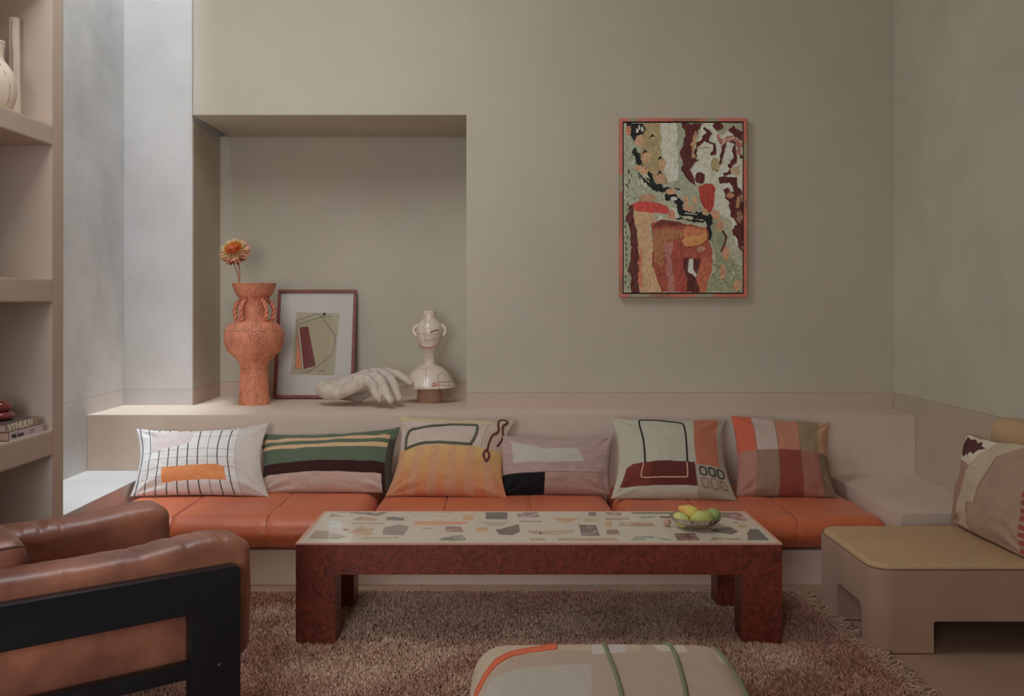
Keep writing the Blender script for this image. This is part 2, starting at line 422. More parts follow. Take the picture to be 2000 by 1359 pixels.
# ------------------------------------------------------------------ pillows
def pillow(name, BL, BR, TR, TL, T, paint, label, a=0.10, b=0.10, seed=0, nu=190, nv=130, front=(0, -1, 0), backcol=None, wr=0.006, group='throw pillows on the bench', asym=(1, 1, 1, 1), pw=0.55):
    """a stuffed pillow. corners are world points; paint(Canvas) colours its face in u (0 left..1 right), v (0 bottom..1 top)"""
    BL, BR, TR, TL = [np.array(p, float) for p in (BL, BR, TR, TL)]
    u = np.linspace(0, 1, nu); v = np.linspace(0, 1, nv)
    u = 0.5-0.5*np.cos(np.pi*u)*0.35-0.5*(1-2*u)*0.65+0.0; v = 0.5-0.5*np.cos(np.pi*v)*0.35-0.5*(1-2*v)*0.65
    U, V = np.meshgrid(u, v)
    aL, aR, bB, bT = a*asym[0], a*asym[1], b*asym[2], b*asym[3]
    su = np.sin(np.pi*V)**0.8; sv = np.sin(np.pi*U)**0.8
    U2 = U + su*(aL*(1-U)**1.5 - aR*U**1.5)*0.5
    V2 = V + sv*(bB*(1-V)**1.5 - bT*V**1.5)*0.5
    B = (BL*((1-U2)*(1-V2))[..., None]+BR*(U2*(1-V2))[..., None]+TR*(U2*V2)[..., None]+TL*((1-U2)*V2)[..., None])
    n = np.cross(BR-BL, TL-BL); n /= np.linalg.norm(n)
    if np.dot(n, front) < 0: n = -n
    prof = (4*U*(1-U))**pw*(4*V*(1-V))**pw
    th = T/2*prof*(1.12-0.25*V)
    # creases fan from the corners
    wob = fbm(U*3, V*3, 2.0, 3, seed)*wr*1.6
    for (cu, cv) in ((0, 0), (1, 0), (0, 1), (1, 1)):
        du, dv = np.abs(U-cu), np.abs(V-cv); ang = np.arctan2(dv, du); rr = np.hypot(du, dv)
        wob = wob+wr*0.9*np.sin(ang*9+seed+cu*2+cv)*np.exp(-((rr-0.16)/0.14)**2)
    edge = np.minimum(1, prof*3)
    e_ = np.minimum(np.minimum(U, 1-U), np.minimum(V, 1-V)); ed = np.exp(-e_/0.05)*0.007
    up_ = (TL-BL)/np.linalg.norm(TL-BL)
    B = B+up_*(ed*(fbm(U*9, V*9, 1.7, 2, seed+11)*np.minimum(1, V*6))[..., ])[..., None]
    fr = B+n*(th+wob*edge)[..., None]; bk = B-n*(th*0.9)[..., None]
    cv_ = Canvas(U.copy(), V.copy(), (0.5, 0.5, 0.5)); paint(cv_)
    img = cv_.img*(1+0.05*fbm(U, V, 60, 2, seed))[..., None]
    vs = fr.reshape(-1, 3).tolist(); cols = img.reshape(-1, 3).tolist()
    idx = np.arange(nu*nv).reshape(nv, nu)
    bidx = idx.copy(); off = nu*nv
    inner = np.zeros((nv, nu), bool); inner[1:-1, 1:-1] = True
    bidx[inner] = off+np.arange(inner.sum())
    vs += bk[inner].tolist(); bc = backcol if backcol is not None else img[nv//2, 2]
    cols += [tuple(bc)]*int(inner.sum())
    fs = []
    f = np.stack([idx[:-1, :-1], idx[:-1, 1:], idx[1:, 1:], idx[1:, :-1]], -1).reshape(-1, 4)
    g = np.stack([bidx[:-1, :-1], bidx[1:, :-1], bidx[1:, 1:], bidx[:-1, 1:]], -1).reshape(-1, 4)
    if np.dot(np.cross(fr[0, 1]-fr[0, 0], fr[1, 0]-fr[0, 0]), n) < 0: f = f[:, ::-1]; g = g[:, ::-1]
    vs = np.array(vs); base = (BL+BR)/2
    o = newobj(name, mesh_from(vs-base, np.concatenate([f, g]), True, name, np.array(cols)), M_fab)
    o.location = base
    tag(o, label, 'pillow', group)
    def surf(uu, vv, lift=0.0):
        iu = np.interp(uu, u, np.arange(nu)); iv = np.interp(vv, v, np.arange(nv))
        i0, j0 = int(min(iu, nu-2)), int(min(iv, nv-2)); fu, fv = iu-i0, iv-j0
        p = fr[j0, i0]*(1-fu)*(1-fv)+fr[j0, i0+1]*fu*(1-fv)+fr[j0+1, i0]*(1-fu)*fv+fr[j0+1, i0+1]*fu*fv
        return Vector(p+n*lift-base)
    # corded edge
    ring = [(x, 0.0) for x in np.linspace(0, 1, 40)]+[(1.0, y) for y in np.linspace(0, 1, 30)[1:]]+[(x, 1.0) for x in np.linspace(1, 0, 40)[1:]]+[(0.0, y) for y in np.linspace(1, 0, 30)[1:-1]]
    o['_n'] = 0
    del o['_n']
    return o, surf
def cord(o, surf, pts, r, m, name='yarn_line', closed=False, n=70, lift=0.001):
    pts = list(pts)+([pts[0]] if closed else [])
    sp = smooth_profile(pts, n) if len(pts) > 2 else [tuple(np.array(pts[0])*(1-t_)+np.array(pts[1])*t_) for t_ in np.linspace(0, 1, n)]
    if closed: sp = sp[:-1]
    q = [surf(min(max(a, 0.003), 0.997), min(max(b, 0.003), 0.997), lift) for a, b in sp]
    return newobj(name, tube(q, r, 6, name, closed), m, o)
def seat_pt(x, y, h=0.297):
    X, Z = onplane(x, y, h); return (X, Z, h)
M_cord_green = mat('green_yarn', A(66, 68, 52, 0.36), 0.95, bump=0.6, bscale=400)
M_cord_dark = mat('dark_green_yarn', A(30, 32, 26, 0.36), 0.95, bump=0.6, bscale=400)
M_cord_red = mat('maroon_yarn', A(72, 28, 24, 0.36), 0.95, bump=0.6, bscale=400)
M_cord_cream = mat('cream_yarn', A(170, 120, 92, 0.36), 0.95, bump=0.6, bscale=400)
M_cord_pink = mat('mauve_yarn', A(115, 85, 72, 0.36), 0.95, bump=0.6, bscale=400)

# 1 grid pillow
def paint1(c):
    k = 0.52
    c.img[...] = A(184, 174, 168, k)
    c.rect(0.805, 1.01, 0, 1.01, A(170, 158, 148, k))
    c.rect(0, 0.07, 0, 1.01, A(180, 174, 172, k))
    thin = A(135, 125, 122, k)
    for y in (0.165, 0.29, 0.415, 0.54, 0.665, 0.79, 0.9):
        c.rect(0.06, 0.80, y-0.004, y+0.004, thin)
    dark = A(48, 46, 50, k)
    for x in (0.035, 0.105, 0.185, 0.265, 0.345, 0.425, 0.51, 0.59, 0.67, 0.75):
        c.rect(x-0.0045, x+0.0045, 0, 1.01, dark)
    c.rect(0.803, 0.807, 0, 1.01, thin)
    c.poly([(0.12, 0.90), (0.15, 0.95), (0.46, 0.93), (0.44, 0.66), (0.12, 0.53)], A(172, 155, 150, k))
    c.poly([(0.215, 0.285), (0.66, 0.31), (0.715, 0.285), (0.72, 0.12), (0.23, 0.105)], A(196, 110, 48, k))
p, s_ = pillow('throw_pillow', seat_pt(253, 970), seat_pt(527, 971), P(528, 824, 4.80), P(264, 836, 4.80), 0.17, paint1,
               'off-white lumbar pillow with a black grid and an orange patch, leftmost on the bench', a=0.12, b=0.16, seed=1, asym=(0.9, 1.1, 0.5, 1.3), nu=260)
# 2 green striped pillow
def paint2(c):
    k = 0.48
    g = A(72, 82, 62, k)
    c.img[...] = g
    yl = A(166, 132, 94, k)
    c.rect(0, 0.955, 0.80, 0.87, yl); c.rect(0, 0.955, 0.655, 0.725, yl)
    c.rect(0, 2, -1, 0.41, A(46, 22, 20, k))
    c.rect(0, 0.93, -1, 0.235, A(158, 130, 116, k))
    c.rect(0.955, 2, 0, 0.8, A(58, 52, 44, k))
p, s_ = pillow('throw_pillow', seat_pt(508, 963), seat_pt(766, 963), P(782, 834, 4.80), P(506, 848, 4.82), 0.14, paint2,
               'green lumbar pillow with two ochre stripes, a maroon band and a blush band', a=0.06, b=0.12, seed=2, asym=(1, 1, 0.3, 1.1))
# 3 ochre and cream square pillow
def paint3(c):
    k = 0.44
    c.img[...] = A(150, 132, 118, k)
    c.rect(0.80, 2, 0.4, 2, A(146, 126, 108, k)); c.rect(0.798, 0.803, 0.5, 2, A(110, 92, 76, k))
    c.poly([(-0.1, 2), (-0.1, 0.9), (0.1, 0.93), (0.8, 0.90), (0.8, 2)], A(152, 134, 100, k))
    m = (c.Y < 0.53+0.03*np.sin(c.X*3))
    t_ = np.clip(c.Y/0.53, 0, 1)
    top = np.array(A(160, 124, 66, k)); bot = np.array(A(158, 88, 48, k)); mid = np.array(A(152, 108, 78, k))
    st = 0.5+0.5*np.sin(c.X*38); stt = np.clip((st-0.3)*2.2+0.8*fbm(c.X, c.Y, 7, 2, 5), 0.0, 1.0)[..., None]
    g = bot*(1-t_)[..., None]+top*t_[..., None]; g = g*(1-0.6*stt)+mid*0.6*stt
    c.img[m] = g[m]
p, s_ = pillow('throw_pillow', seat_pt(752, 969), seat_pt(991, 973), P(1008, 821, 4.78), P(780, 812, 4.78), 0.17, paint3,
               'square pillow, cream above and faded ochre below, with a green yarn outline', a=0.12, b=0.10, seed=3, asym=(1.0, 1.3, 0.3, 0.6))
cord(p, s_, [(0.065, 0.53), (0.06, 0.67), (0.09, 0.76), (0.17, 0.80), (0.40, 0.855), (0.66, 0.875), (0.705, 0.86), (0.72, 0.75), (0.70, 0.60), (0.66, 0.575), (0.35, 0.585), (0.19, 0.575)], 0.0072, M_cord_green, closed=True, n=120)
cord(p, s_, [(0.86, 0.38), (0.83, 0.45), (0.85, 0.52), (0.885, 0.46), (0.86, 0.38)], 0.005, M_cord_red)
cord(p, s_, [(0.86, 0.52), (0.87, 0.72), (0.91, 0.80), (0.87, 0.95), (0.905, 0.985), (0.95, 0.95), (0.93, 0.88), (0.965, 0.74), (0.94, 0.6)], 0.005, M_cord_red)
# 4 mauve lumbar pillow
def paint4(c):
    k = 0.41
    c.img[...] = A(132, 108, 102, k)
    c.img *= (1+0.22*vnoise(c.X, c.Y*10, 14, 4))[..., None]
    c.rect(-1, 2, -1, 0.30, A(132, 102, 92, k))
    c.rect(-1, 2, 0.297, 0.306, A(95, 74, 68, k))
    c.poly([(0.10, 0.86), (0.20, 0.84), (0.38, 0.74), (0.68, 0.75), (0.755, 0.50), (0.72, 0.48), (0.10, 0.47)], A(140, 132, 118, k))
    c.rect(0.0, 0.385, -1, 0.297, A(16, 15, 17, k))
p, s_ = pillow('throw_pillow', seat_pt(980, 968), seat_pt(1192, 966), P(1200, 846, 4.70), P(971, 846, 4.70), 0.14, paint4,
               'mauve lumbar pillow with a pale grey patch and a black corner block', a=0.06, b=0.16, seed=4, asym=(0.8, 0.8, 0.2, 1.3))
# 5 pale square with dark arch line
def paint5(c):
    k = 0.42
    c.img[...] = A(140, 134, 116, k)
    c.rect(0.71, 0.93, 0.29, 2, A(142, 76, 48, k)); c.rect(0.93, 2, -1, 2, A(124, 108, 96, k))
    c.rect(0.69, 2, -1, 0.33, A(126, 114, 98, k))
    c.poly([(0.05, 0.09), (0.08, 0.31), (0.14, 0.345), (0.70, 0.345), (0.70, 0.09)], A(90, 36, 26, k))
    c.poly([(0.30, 0.09), (0.30, 0.345), (0.70, 0.345), (0.70, 0.09)], A(76, 30, 26, k))
p, s_ = pillow('throw_pillow', seat_pt(1192, 974), seat_pt(1440, 978), P(1419, 819, 4.78), P(1193, 817, 4.78), 0.17, paint5,
               'pale grey-green square pillow with a black arch line, rust patches and six small yarn squares', a=0.13, b=0.08, seed=5, asym=(1.0, 0.9, 0.3, 0.8))
cord(p, s_, [(0.245, 0.33), (0.235, 0.6), (0.225, 0.88), (0.25, 0.96), (0.33, 0.965), (0.42, 0.955), (0.50, 0.925), (0.58, 0.905), (0.62, 0.86), (0.635, 0.6), (0.63, 0.34)], 0.0042, M_cord_dark)
cord(p, s_, [(0.235, 0.33), (0.22, 0.22), (0.24, 0.175), (0.40, 0.165), (0.58, 0.165), (0.62, 0.185), (0.625, 0.33)], 0.0036, M_cord_cream)
for i in range(3):
    for j, mm in ((0, M_cord_dark), (1, M_cord_pink)):
        cx_, cy_ = 0.765+i*0.078, 0.255-j*0.125; q = 0.026
        cord(p, s_, [(cx_-q, cy_-0.03), (cx_-q*1.05, cy_+0.03), (cx_-q*0.5, cy_+0.045), (cx_+q*0.6, cy_+0.04), (cx_+q, cy_+0.02), (cx_+q, cy_-0.03), (cx_+q*0.4, cy_-0.045), (cx_-q*0.6, cy_-0.043)], 0.0032 if j == 0 else 0.0026, mm, 'yarn_square', closed=True, n=24)
# 6 patchwork pillow
def paint6(c):
    k = 0.38
    c.img[...] = A(132, 92, 66, k)
    xs = (-1, 0.19, 0.42, 0.665, 0.875, 2)
    topc = ((152, 64, 38), (140, 118, 108), (140, 88, 64), (112, 92, 66), (142, 102, 72))
    botc = ((130, 86, 74), (108, 84, 66), (104, 44, 32), (122, 74, 60), (92, 74, 54))
    for i in range(5):
        c.rect(xs[i], xs[i+1], 0.50, 2, A(*topc[i], k)); c.rect(xs[i], xs[i+1], -1, 0.50, A(*botc[i], k))
    for x in xs[1:-1]: c.rect(x-0.003, x+0.003, -1, 2, A(96, 64, 48, k))
    c.rect(-1, 2, 0.497, 0.503, A(90, 60, 45, k))
p, s_ = pillow('throw_pillow', seat_pt(1437, 970), seat_pt(1636, 972), P(1621, 826, 4.78), P(1427, 811, 4.78), 0.16, paint6,
               'square patchwork pillow in rust, pink and olive blocks, rightmost on the bench', a=0.12, b=0.06, seed=6, asym=(0.7, 1.0, 0.3, 0.7), backcol=A(22, 18, 17, 0.3))

# ------------------------------------------------------------------ coffee table
def burl(name, c1, c2):
    m = bpy.data.materials.new(name); m.use_nodes = True; nt = m.node_tree; N = nt.nodes; L = nt.links
    b = N['Principled BSDF']; b.inputs['Roughness'].default_value = 0.38; b.inputs['Specular IOR Level'].default_value = 0.4
    tc = N.new('ShaderNodeTexCoord')
    n = N.new('ShaderNodeTexNoise'); n.inputs['Scale'].default_value = 44; n.inputs['Detail'].default_value = 8; n.inputs['Distortion'].default_value = 1.6
    L.new(tc.outputs['Object'], n.inputs['Vector'])
    v = N.new('ShaderNodeTexVoronoi'); v.inputs['Scale'].default_value = 70; v.feature = 'DISTANCE_TO_EDGE'; L.new(n.outputs['Color'], v.inputs['Vector'])
    cr = N.new('ShaderNodeValToRGB'); cr.color_ramp.elements[0].position = 0.32; cr.color_ramp.elements[0].color = (*c2, 1)
    cr.color_ramp.elements[1].position = 0.68; cr.color_ramp.elements[1].color = (*c1, 1)
    L.new(n.outputs['Fac'], cr.inputs[0])
    n2 = N.new('ShaderNodeTexNoise'); n2.inputs['Scale'].default_value = 4; L.new(tc.outputs['Object'], n2.inputs['Vector'])
    mx = N.new('ShaderNodeMix'); mx.data_type = 'RGBA'; mx.blend_type = 'MULTIPLY'; mx.inputs[0].default_value = 0.5
    L.new(cr.outputs[0], mx.inputs[6]); L.new(n2.outputs['Fac'], mx.inputs[7])
    g = N.new('ShaderNodeMix'); g.data_type = 'RGBA'; g.blend_type = 'ADD'; g.inputs[0].default_value = 0.25
    L.new(mx.outputs[2], g.inputs[6]); L.new(cr.outputs[0], g.inputs[7])
    L.new(g.outputs[2], b.inputs['Base Color'])
    return m
M_burl = burl('burl_veneer', A(92, 40, 29, 0.34, 1), A(58, 25, 20, 0.34, 1))
M_edge = mat('veneer_edge', A(150, 105, 88, 0.38), 0.5)
M_terr = mat('terrazzo_binder', A(150, 138, 122, 0.38), 0.18, var=0.06, vscale=30, spec=0.5)
TX0, TX1, TY0, TY1, TH = -0.73, 0.952, 3.363, 3.885, 0.365
t = thing('coffee_table', 'long low coffee table in reddish burl veneer with a top of inlaid stone offcuts', 'table', ((TX0+TX1)/2, (TY0+TY1)/2, 0))
LW, LD = 0.137, 0.12
for (x0, x1) in ((TX0, TX0+LW), (TX1-LW, TX1)):
    for (y0, y1) in ((TY0, TY0+LD), (TY1-LD, TY1)):
        wbox('leg', [(x0, x1, y0, y1, 0.012, 0.2585)], M_burl, t, 0.0015)
wbox('apron', [(TX0, TX1, TY0, TY0+0.03, 0.258, TH-0.003), (TX0, TX1, TY1-0.03, TY1, 0.258, TH-0.003), (TX0, TX0+0.03, TY0+0.03, TY1-0.03, 0.258, TH-0.003),
               (TX1-0.03, TX1, TY0+0.03, TY1-0.03, 0.258, TH-0.003), (TX0+0.03, TX1-0.03, TY0+0.03, TY1-0.03, 0.258, 0.28)], M_burl, t)
wbox('edge_band', [(TX0-0.001, TX1+0.001, TY0-0.001, TY0+0.010, TH-0.004, TH+0.001), (TX0-0.001, TX1+0.001, TY1-0.010, TY1+0.001, TH-0.004, TH+0.001),
                   (TX0-0.001, TX0+0.010, TY0+0.010, TY1-0.010, TH-0.004, TH+0.001), (TX1-0.010, TX1+0.001, TY0+0.010, TY1-0.010, TH-0.004, TH+0.001)], M_edge, t)
wbox('top_slab', [(TX0+0.010, TX1-0.010, TY0+0.010, TY1-0.010, 0.33, TH)], M_terr, t)
CH = [(0,[(365,70),(790,75),(700,115),(470,90)],(98,86,82),1),(0,[(325,92),(430,120),(298,124)],(132,106,100),0),
 (0,[(550,122),(695,135),(680,155),(500,148)],(138,110,94),0),(0,[(770,122),(918,128),(910,152),(770,152)],(82,78,72),1),
 (0,[(485,172),(755,172),(750,183),(500,183)],(136,112,92),0),(0,[(310,150),(405,165),(410,215),(300,210)],(172,162,150),0),
 (0,[(190,233),(300,238),(300,300),(140,298)],(122,102,88),0),(0,[(306,300),(312,255),(375,262),(440,282),(370,302)],(124,116,100),0),
 (0,[(412,232),(425,215),(470,225),(455,238)],(130,92,84),0),(0,[(470,248),(570,197),(675,222),(600,240),(500,253)],(138,104,82),1),
 (0,[(500,262),(655,238),(655,265),(590,270)],(150,118,80),0),(0,[(750,208),(870,186),(955,202),(908,272),(735,268)],(110,98,90),0),
 (0,[(525,306),(600,285),(680,290),(860,280),(880,305)],(134,120,90),1),(0,[(950,105),(1020,98),(1120,105),(1290,125),(1290,132),(1000,128)],(146,136,120),0),
 (0,[(940,78),(1310,82),(1300,92),(960,84)],(138,118,94),0),(0,[(1010,158),(1420,160),(1430,180),(1100,190),(985,186)],(164,108,84),0),
 (0,[(1050,212),(1150,212),(1140,222),(1080,222)],(132,112,90),0),(0,[(1255,203),(1375,203),(1395,245),(1248,243)],(108,76,70),1),
 (0,[(1195,310),(1250,285),(1390,270),(1425,310),(1300,315)],(92,88,80),1),(0,[(1400,104),(1480,106),(1475,150),(1385,150)],(156,120,84),0),
 (0,[(1580,80),(1753,83),(1753,143),(1578,140)],(80,78,72),0),(0,[(1520,160),(1750,165),(1700,195),(1600,198)],(138,126,118),0),
 (0,[(1510,205),(1590,208),(1590,245),(1498,245)],(156,118,82),0),(0,[(1655,228),(1700,222),(1845,183),(1858,240),(1800,270),(1690,265)],(82,68,62),0),
 (0,[(1840,85),(2005,85),(2015,125),(1832,125)],(108,84,80),1),(0,[(1845,152),(2040,154),(2035,165),(1855,165)],(126,112,80),0),
 (0,[(1915,235),(2000,235),(2040,262),(1960,262)],(138,112,92),0),(0,[(1935,300),(2060,300),(2060,313),(1945,313)],(140,104,76),0),
 (1,[(120,130),(335,132),(235,168),(200,165)],(146,104,72),1),(1,[(405,83),(465,83),(465,113),(405,110)],(92,84,78),0),
 (1,[(535,88),(668,83),(668,110),(560,100)],(108,84,74),1),(1,[(385,133),(485,131),(490,158),(365,158)],(146,126,86),0),
 (1,[(540,130),(735,128),(735,143),(545,143)],(138,108,84),0),(1,[(545,160),(590,160),(590,200),(535,200)],(146,114,78),0),
 (1,[(640,192),(670,165),(920,170),(935,198)],(126,96,72),1),(1,[(328,183),(465,187),(497,272),(350,268)],(76,64,60),1),
 (1,[(545,222),(640,222),(655,262),(555,260)],(106,76,70),1),(1,[(10,235),(290,222),(295,240),(140,265),(20,258)],(138,116,94),0),
 (1,[(165,293),(620,290),(650,308),(160,305)],(140,104,84),0),(1,[(740,305),(780,280),(900,270),(1090,305)],(106,108,94),1),
 (1,[(1088,252),(1250,250),(1290,305),(1115,308)],(84,54,52),1),(1,[(1380,232),(1440,207),(1540,205),(1600,237),(1540,260)],(72,64,60),0),
 (1,[(1375,305),(1400,285),(1620,292),(1620,305)],(124,98,72),1),(1,[(1690,217),(1760,220),(1845,305),(1670,305),(1680,265),(1668,260)],(64,66,62),0),
 (1,[(1450,85),(1610,85),(1672,150),(1600,148),(1500,125)],(104,80,78),1),(1,[(750,85),(1140,85),(1130,95),(750,93)],(70,72,64),0),
 (1,[(815,118),(930,112),(940,122),(830,133)],(108,108,96),1),(1,[(1600,182),(1670,185),(1650,205),(1600,203)],(140,124,90),0),
 (1,[(970,115),(1065,117),(1060,127),(980,127)],(66,54,48),0),(1,[(1555,158),(1600,163),(1600,175),(1560,172)],(118,106,96),0)]
stone_mats = {}
for src, pts, c, vein in CH:
    sc, ox = ((4.167, 570), (4.08, 1050))[src]
    pl = []
    for (x, y) in pts:
        X, Y = onplane(ox+x/sc, 980+y/sc, TH)
        Y = min(max(Y, TY0+0.022), TY1-0.02); X = min(max(X, TX0+0.02), TX1-0.02)
        pl.append((X-t.location.x, Y-t.location.y))
    key = (c, vein)
    if key not in stone_mats:
        k = 0.38
        stone_mats[key] = mat('stone_inlay', A(*c, k), 0.2, var=0.55 if vein else 0.15, vscale=28 if vein else 14, detail=8,
                              col2=A(min(c[0]+50, 170), min(c[1]+45, 160), min(c[2]+40, 150), k) if vein else None, vmix=(0.52, 0.68) if vein else (0.35, 0.65))
        if vein:  # veins are the minority: swap so the stone's own colour dominates
            mxn = [n_ for n_ in stone_mats[key].node_tree.nodes if n_.type == 'MIX'][0]
            a_, b_ = tuple(mxn.inputs[6].default_value), tuple(mxn.inputs[7].default_value)
            mxn.inputs[6].default_value = b_; mxn.inputs[7].default_value = a_
    bm = bmesh.new(); n_ = len(pl)
    lo = [bm.verts.new((x, y, TH-0.006)) for x, y in pl]; hi = [bm.verts.new((x, y, TH+0.0008)) for x, y in pl]
    bm.faces.new(hi); bm.faces.new(list(reversed(lo)))
    for i in range(n_): bm.faces.new((lo[i], lo[(i+1) % n_], hi[(i+1) % n_], hi[i]))
    newobj('stone_inlay', bm_mesh(bm), stone_mats[key], t)

# ------------------------------------------------------------------ fruit bowl
M_pewter = mat('pewter', (0.66, 0.58, 0.50), 0.30, metal=0.9, var=0.2, vscale=30)
bc = onplane(1361, 1034, TH); BX, BY = bc[0], bc[1]+0.03
prof = [(0.002, 0.004), (0.035, 0.004), (0.038, 0.0), (0.042, 0.004), (0.062, 0.012), (0.080, 0.026), (0.089, 0.041), (0.091, 0.043), (0.087, 0.0425), (0.076, 0.029), (0.056, 0.016), (0.03, 0.010), (0.001, 0.009)]
me = lathe(smooth_profile(prof, 60), 96)
for v in me.vertices:
    r_ = math.hypot(v.co.x, v.co.y); a_ = math.atan2(v.co.y, v.co.x)
    if r_ > 0.04:
        k_ = 1+0.06*abs(math.sin(a_*12))*(r_-0.04)/0.05; v.co.x *= k_; v.co.y *= k_
bowl = thing('fruit_bowl', 'small fluted pewter bowl of lemons and limes at the right end of the coffee table', 'bowl', (BX, BY, TH+0.001))
newobj('bowl_body', me, M_pewter, bowl)
bm = bmesh.new(); add_box(bm, 0.088, 0.110, -0.012, 0.012, 0.040, 0.0435)
bmesh.ops.bevel(bm, geom=bm.edges[:], offset=0.0015, segments=2, affect='EDGES'); newobj('handle', bm_mesh(bm), M_pewter, bowl)
def fruit(x, y, Z, rx, rz, col, col2, label, name, cat, tip=0.0, rot=(0, 0, 0), dot=True):
    n = 28; pr = []
    for i in range(n+1):
        a_ = math.pi*i/n; z = -math.cos(a_); r_ = math.sin(a_)**0.92
        if tip: z = z*(1+tip*max(0, abs(z)-0.86)*7)
        pr.append((max(r_*rz, 0.0002), z*rx))
    me = lathe(pr, 36)
    o = newobj(name, me, mat('fruit_skin', col, 0.42, var=0.2, col2=col2, vscale=26, detail=1, bump=0.15, bscale=500, spec=0.4))
    o.location = P(x, y, Z); o.rotation_euler = rot
    tag(o, label, cat, 'citrus fruit in the bowl')
    d = newobj('stem_scar', lathe([(0.0001, 0.0), (0.003, 0.0), (0.0035, 0.001), (0.002, 0.002), (0.0005, 0.001)], 10), mat('stem_scar', A(70, 72, 40, 0.36), 0.8), o)
    d.location = (0, 0, -rx*1.0-0.001)
    return o
R = math.radians
fruit(1371, 1012, BY-0.030, 0.041, 0.0285, A(134, 132, 52, 0.36), A(112, 122, 48, 0.36), 'yellow-green lime lying across the front of the bowl', 'lime', 'fruit', 0.12, (0, R(82), R(8)))
fruit(1349, 1003, BY+0.020, 0.040, 0.0300, A(166, 140, 44, 0.36), A(160, 116, 36, 0.36), 'yellow lemon on top of the fruit at the left back of the bowl', 'lemon', 'fruit', 0.35, (0, R(-62), R(5)))
fruit(1331, 1015, BY-0.020, 0.034, 0.0255, A(126, 130, 62, 0.36), A(150, 140, 70, 0.36), 'small green lime at the left rim of the bowl', 'lime', 'fruit', 0.2, (R(-70), R(10), R(40)))
fruit(1392, 1008, BY+0.018, 0.036, 0.0300, A(104, 118, 52, 0.36), A(84, 100, 44, 0.36), 'dark green lime at the right back of the bowl', 'lime', 'fruit', 0.15, (R(70), R(-25), R(20)))
o = newobj('wooden_ball', lathe([(max(0.0001, 0.0145*math.sin(math.pi*i/16)), 0.0145*(1-math.cos(math.pi*i/16))) for i in range(17)], 24), mat('pale_wood', A(140, 108, 84, 0.38), 0.45, var=0.2, vscale=40))
bx_, by_ = onplane(1303.5, 1029, TH); o.location = (bx_, by_+0.006, TH+0.001); tag(o, 'small round pale wooden ball on the table just left of the fruit bowl', 'ball')

# ------------------------------------------------------------------ painting on the wall
nxp, nyp = 330, 470
X_, Y_ = np.meshgrid(np.linspace(97, 912, nxp), np.linspace(98, 1252, nyp))
kp = 0.40
a_ = lambda *c: A(*c, kp)
cv = Canvas(X_, Y_, a_(136, 136, 112))
green = a_(126, 130, 108); white = a_(164, 158, 140); maroon = a_(74, 28, 24); black = a_(20, 22, 22); sand = a_(134, 116, 76); peach = a_(160, 122, 84)
rust = a_(126, 54, 34); rust2 = a_(148, 74, 44); red = a_(160, 46, 32); orange = a_(170, 108, 48)
cv.poly([(97,98),(300,98),(300,640),(97,640)], green, wob=10)
cv.poly([(225,98),(350,98),(358,330),(390,480),(380,520),(300,500),(240,400),(205,300),(235,190)], sand, wob=14)
cv.poly([(350,98),(455,98),(468,300),(470,490),(400,500),(360,330)], white, wob=4)
cv.poly([(455,98),(510,98),(525,200),(490,330),(500,420),(600,560),(640,740),(500,690),(430,560),(380,520),(470,490),(468,300)], green, wob=12)
cv.poly([(495,98),(640,98),(585,200),(565,340),(605,350),(560,420),(590,480),(600,530),(540,490),(490,430),(505,370),(485,300),(520,190)], maroon, wob=12)
cv.poly([(640,98),(912,98),(912,980),(850,900),(860,830),(830,760),(700,700),(720,520),(600,500),(560,420),(610,350),(590,250)], white, wob=8)
cv.poly([(720,98),(912,98),(912,190),(840,140),(760,190),(700,120)], a_(128,126,100), wob=10)
for c_ in ([(655,140),(700,170),(660,200),(600,260),(575,340)], [(665,180),(650,210),(690,235),(715,240),(722,300),(700,310)], [(905,330),(880,240),(840,210),(790,225),(775,300),(765,350),(735,420)],
           [(860,260),(855,350),(835,400),(820,440),(790,450)]): cv.line(c_, 24, maroon, 18, 0.03)
cv.line([(590,170),(572,250),(575,330)], 22, a_(150,110,76), 16, 0.04); cv.line([(740,190),(770,230),(800,210),(850,190),(890,240),(885,300)], 34, a_(138,84,72), 22, 0.04)
cv.line([(770,250),(790,215),(850,200)], 9, a_(160,140,118), 6, 0.05); cv.line([(600,270),(680,265)], 9, a_(140,104,92), 5, 0.05)
cv.blob(745,120,35,28,maroon,0.5,3); cv.poly([(818,150),(850,118),(870,145),(912,165),(912,220),(860,190)], maroon, wob=6)
cv.blob(722,385,28,45,a_(134,122,76),0.5,8); cv.blob(865,420,35,30,a_(150,128,96),0.4,9); cv.blob(825,390,16,16,maroon,0.2,2)
cv.poly([(745,470),(800,458),(870,470),(880,540),(912,560),(912,590),(850,570),(820,500),(745,515)], maroon, wob=8)
cv.poly([(765,560),(800,530),(820,560),(890,570),(912,600),(912,985),(880,950),(850,820),(870,790),(830,740),(830,690),(800,600)], maroon, wob=14)
cv.blob(825,590,28,20,a_(146,96,70),0.4,4); cv.blob(880,640,16,36,a_(140,108,72),0.8,5); cv.blob(890,740,16,40,a_(120,84,60),0.9,6)
cv.blob(622,472,34,38,maroon,0.3,11)
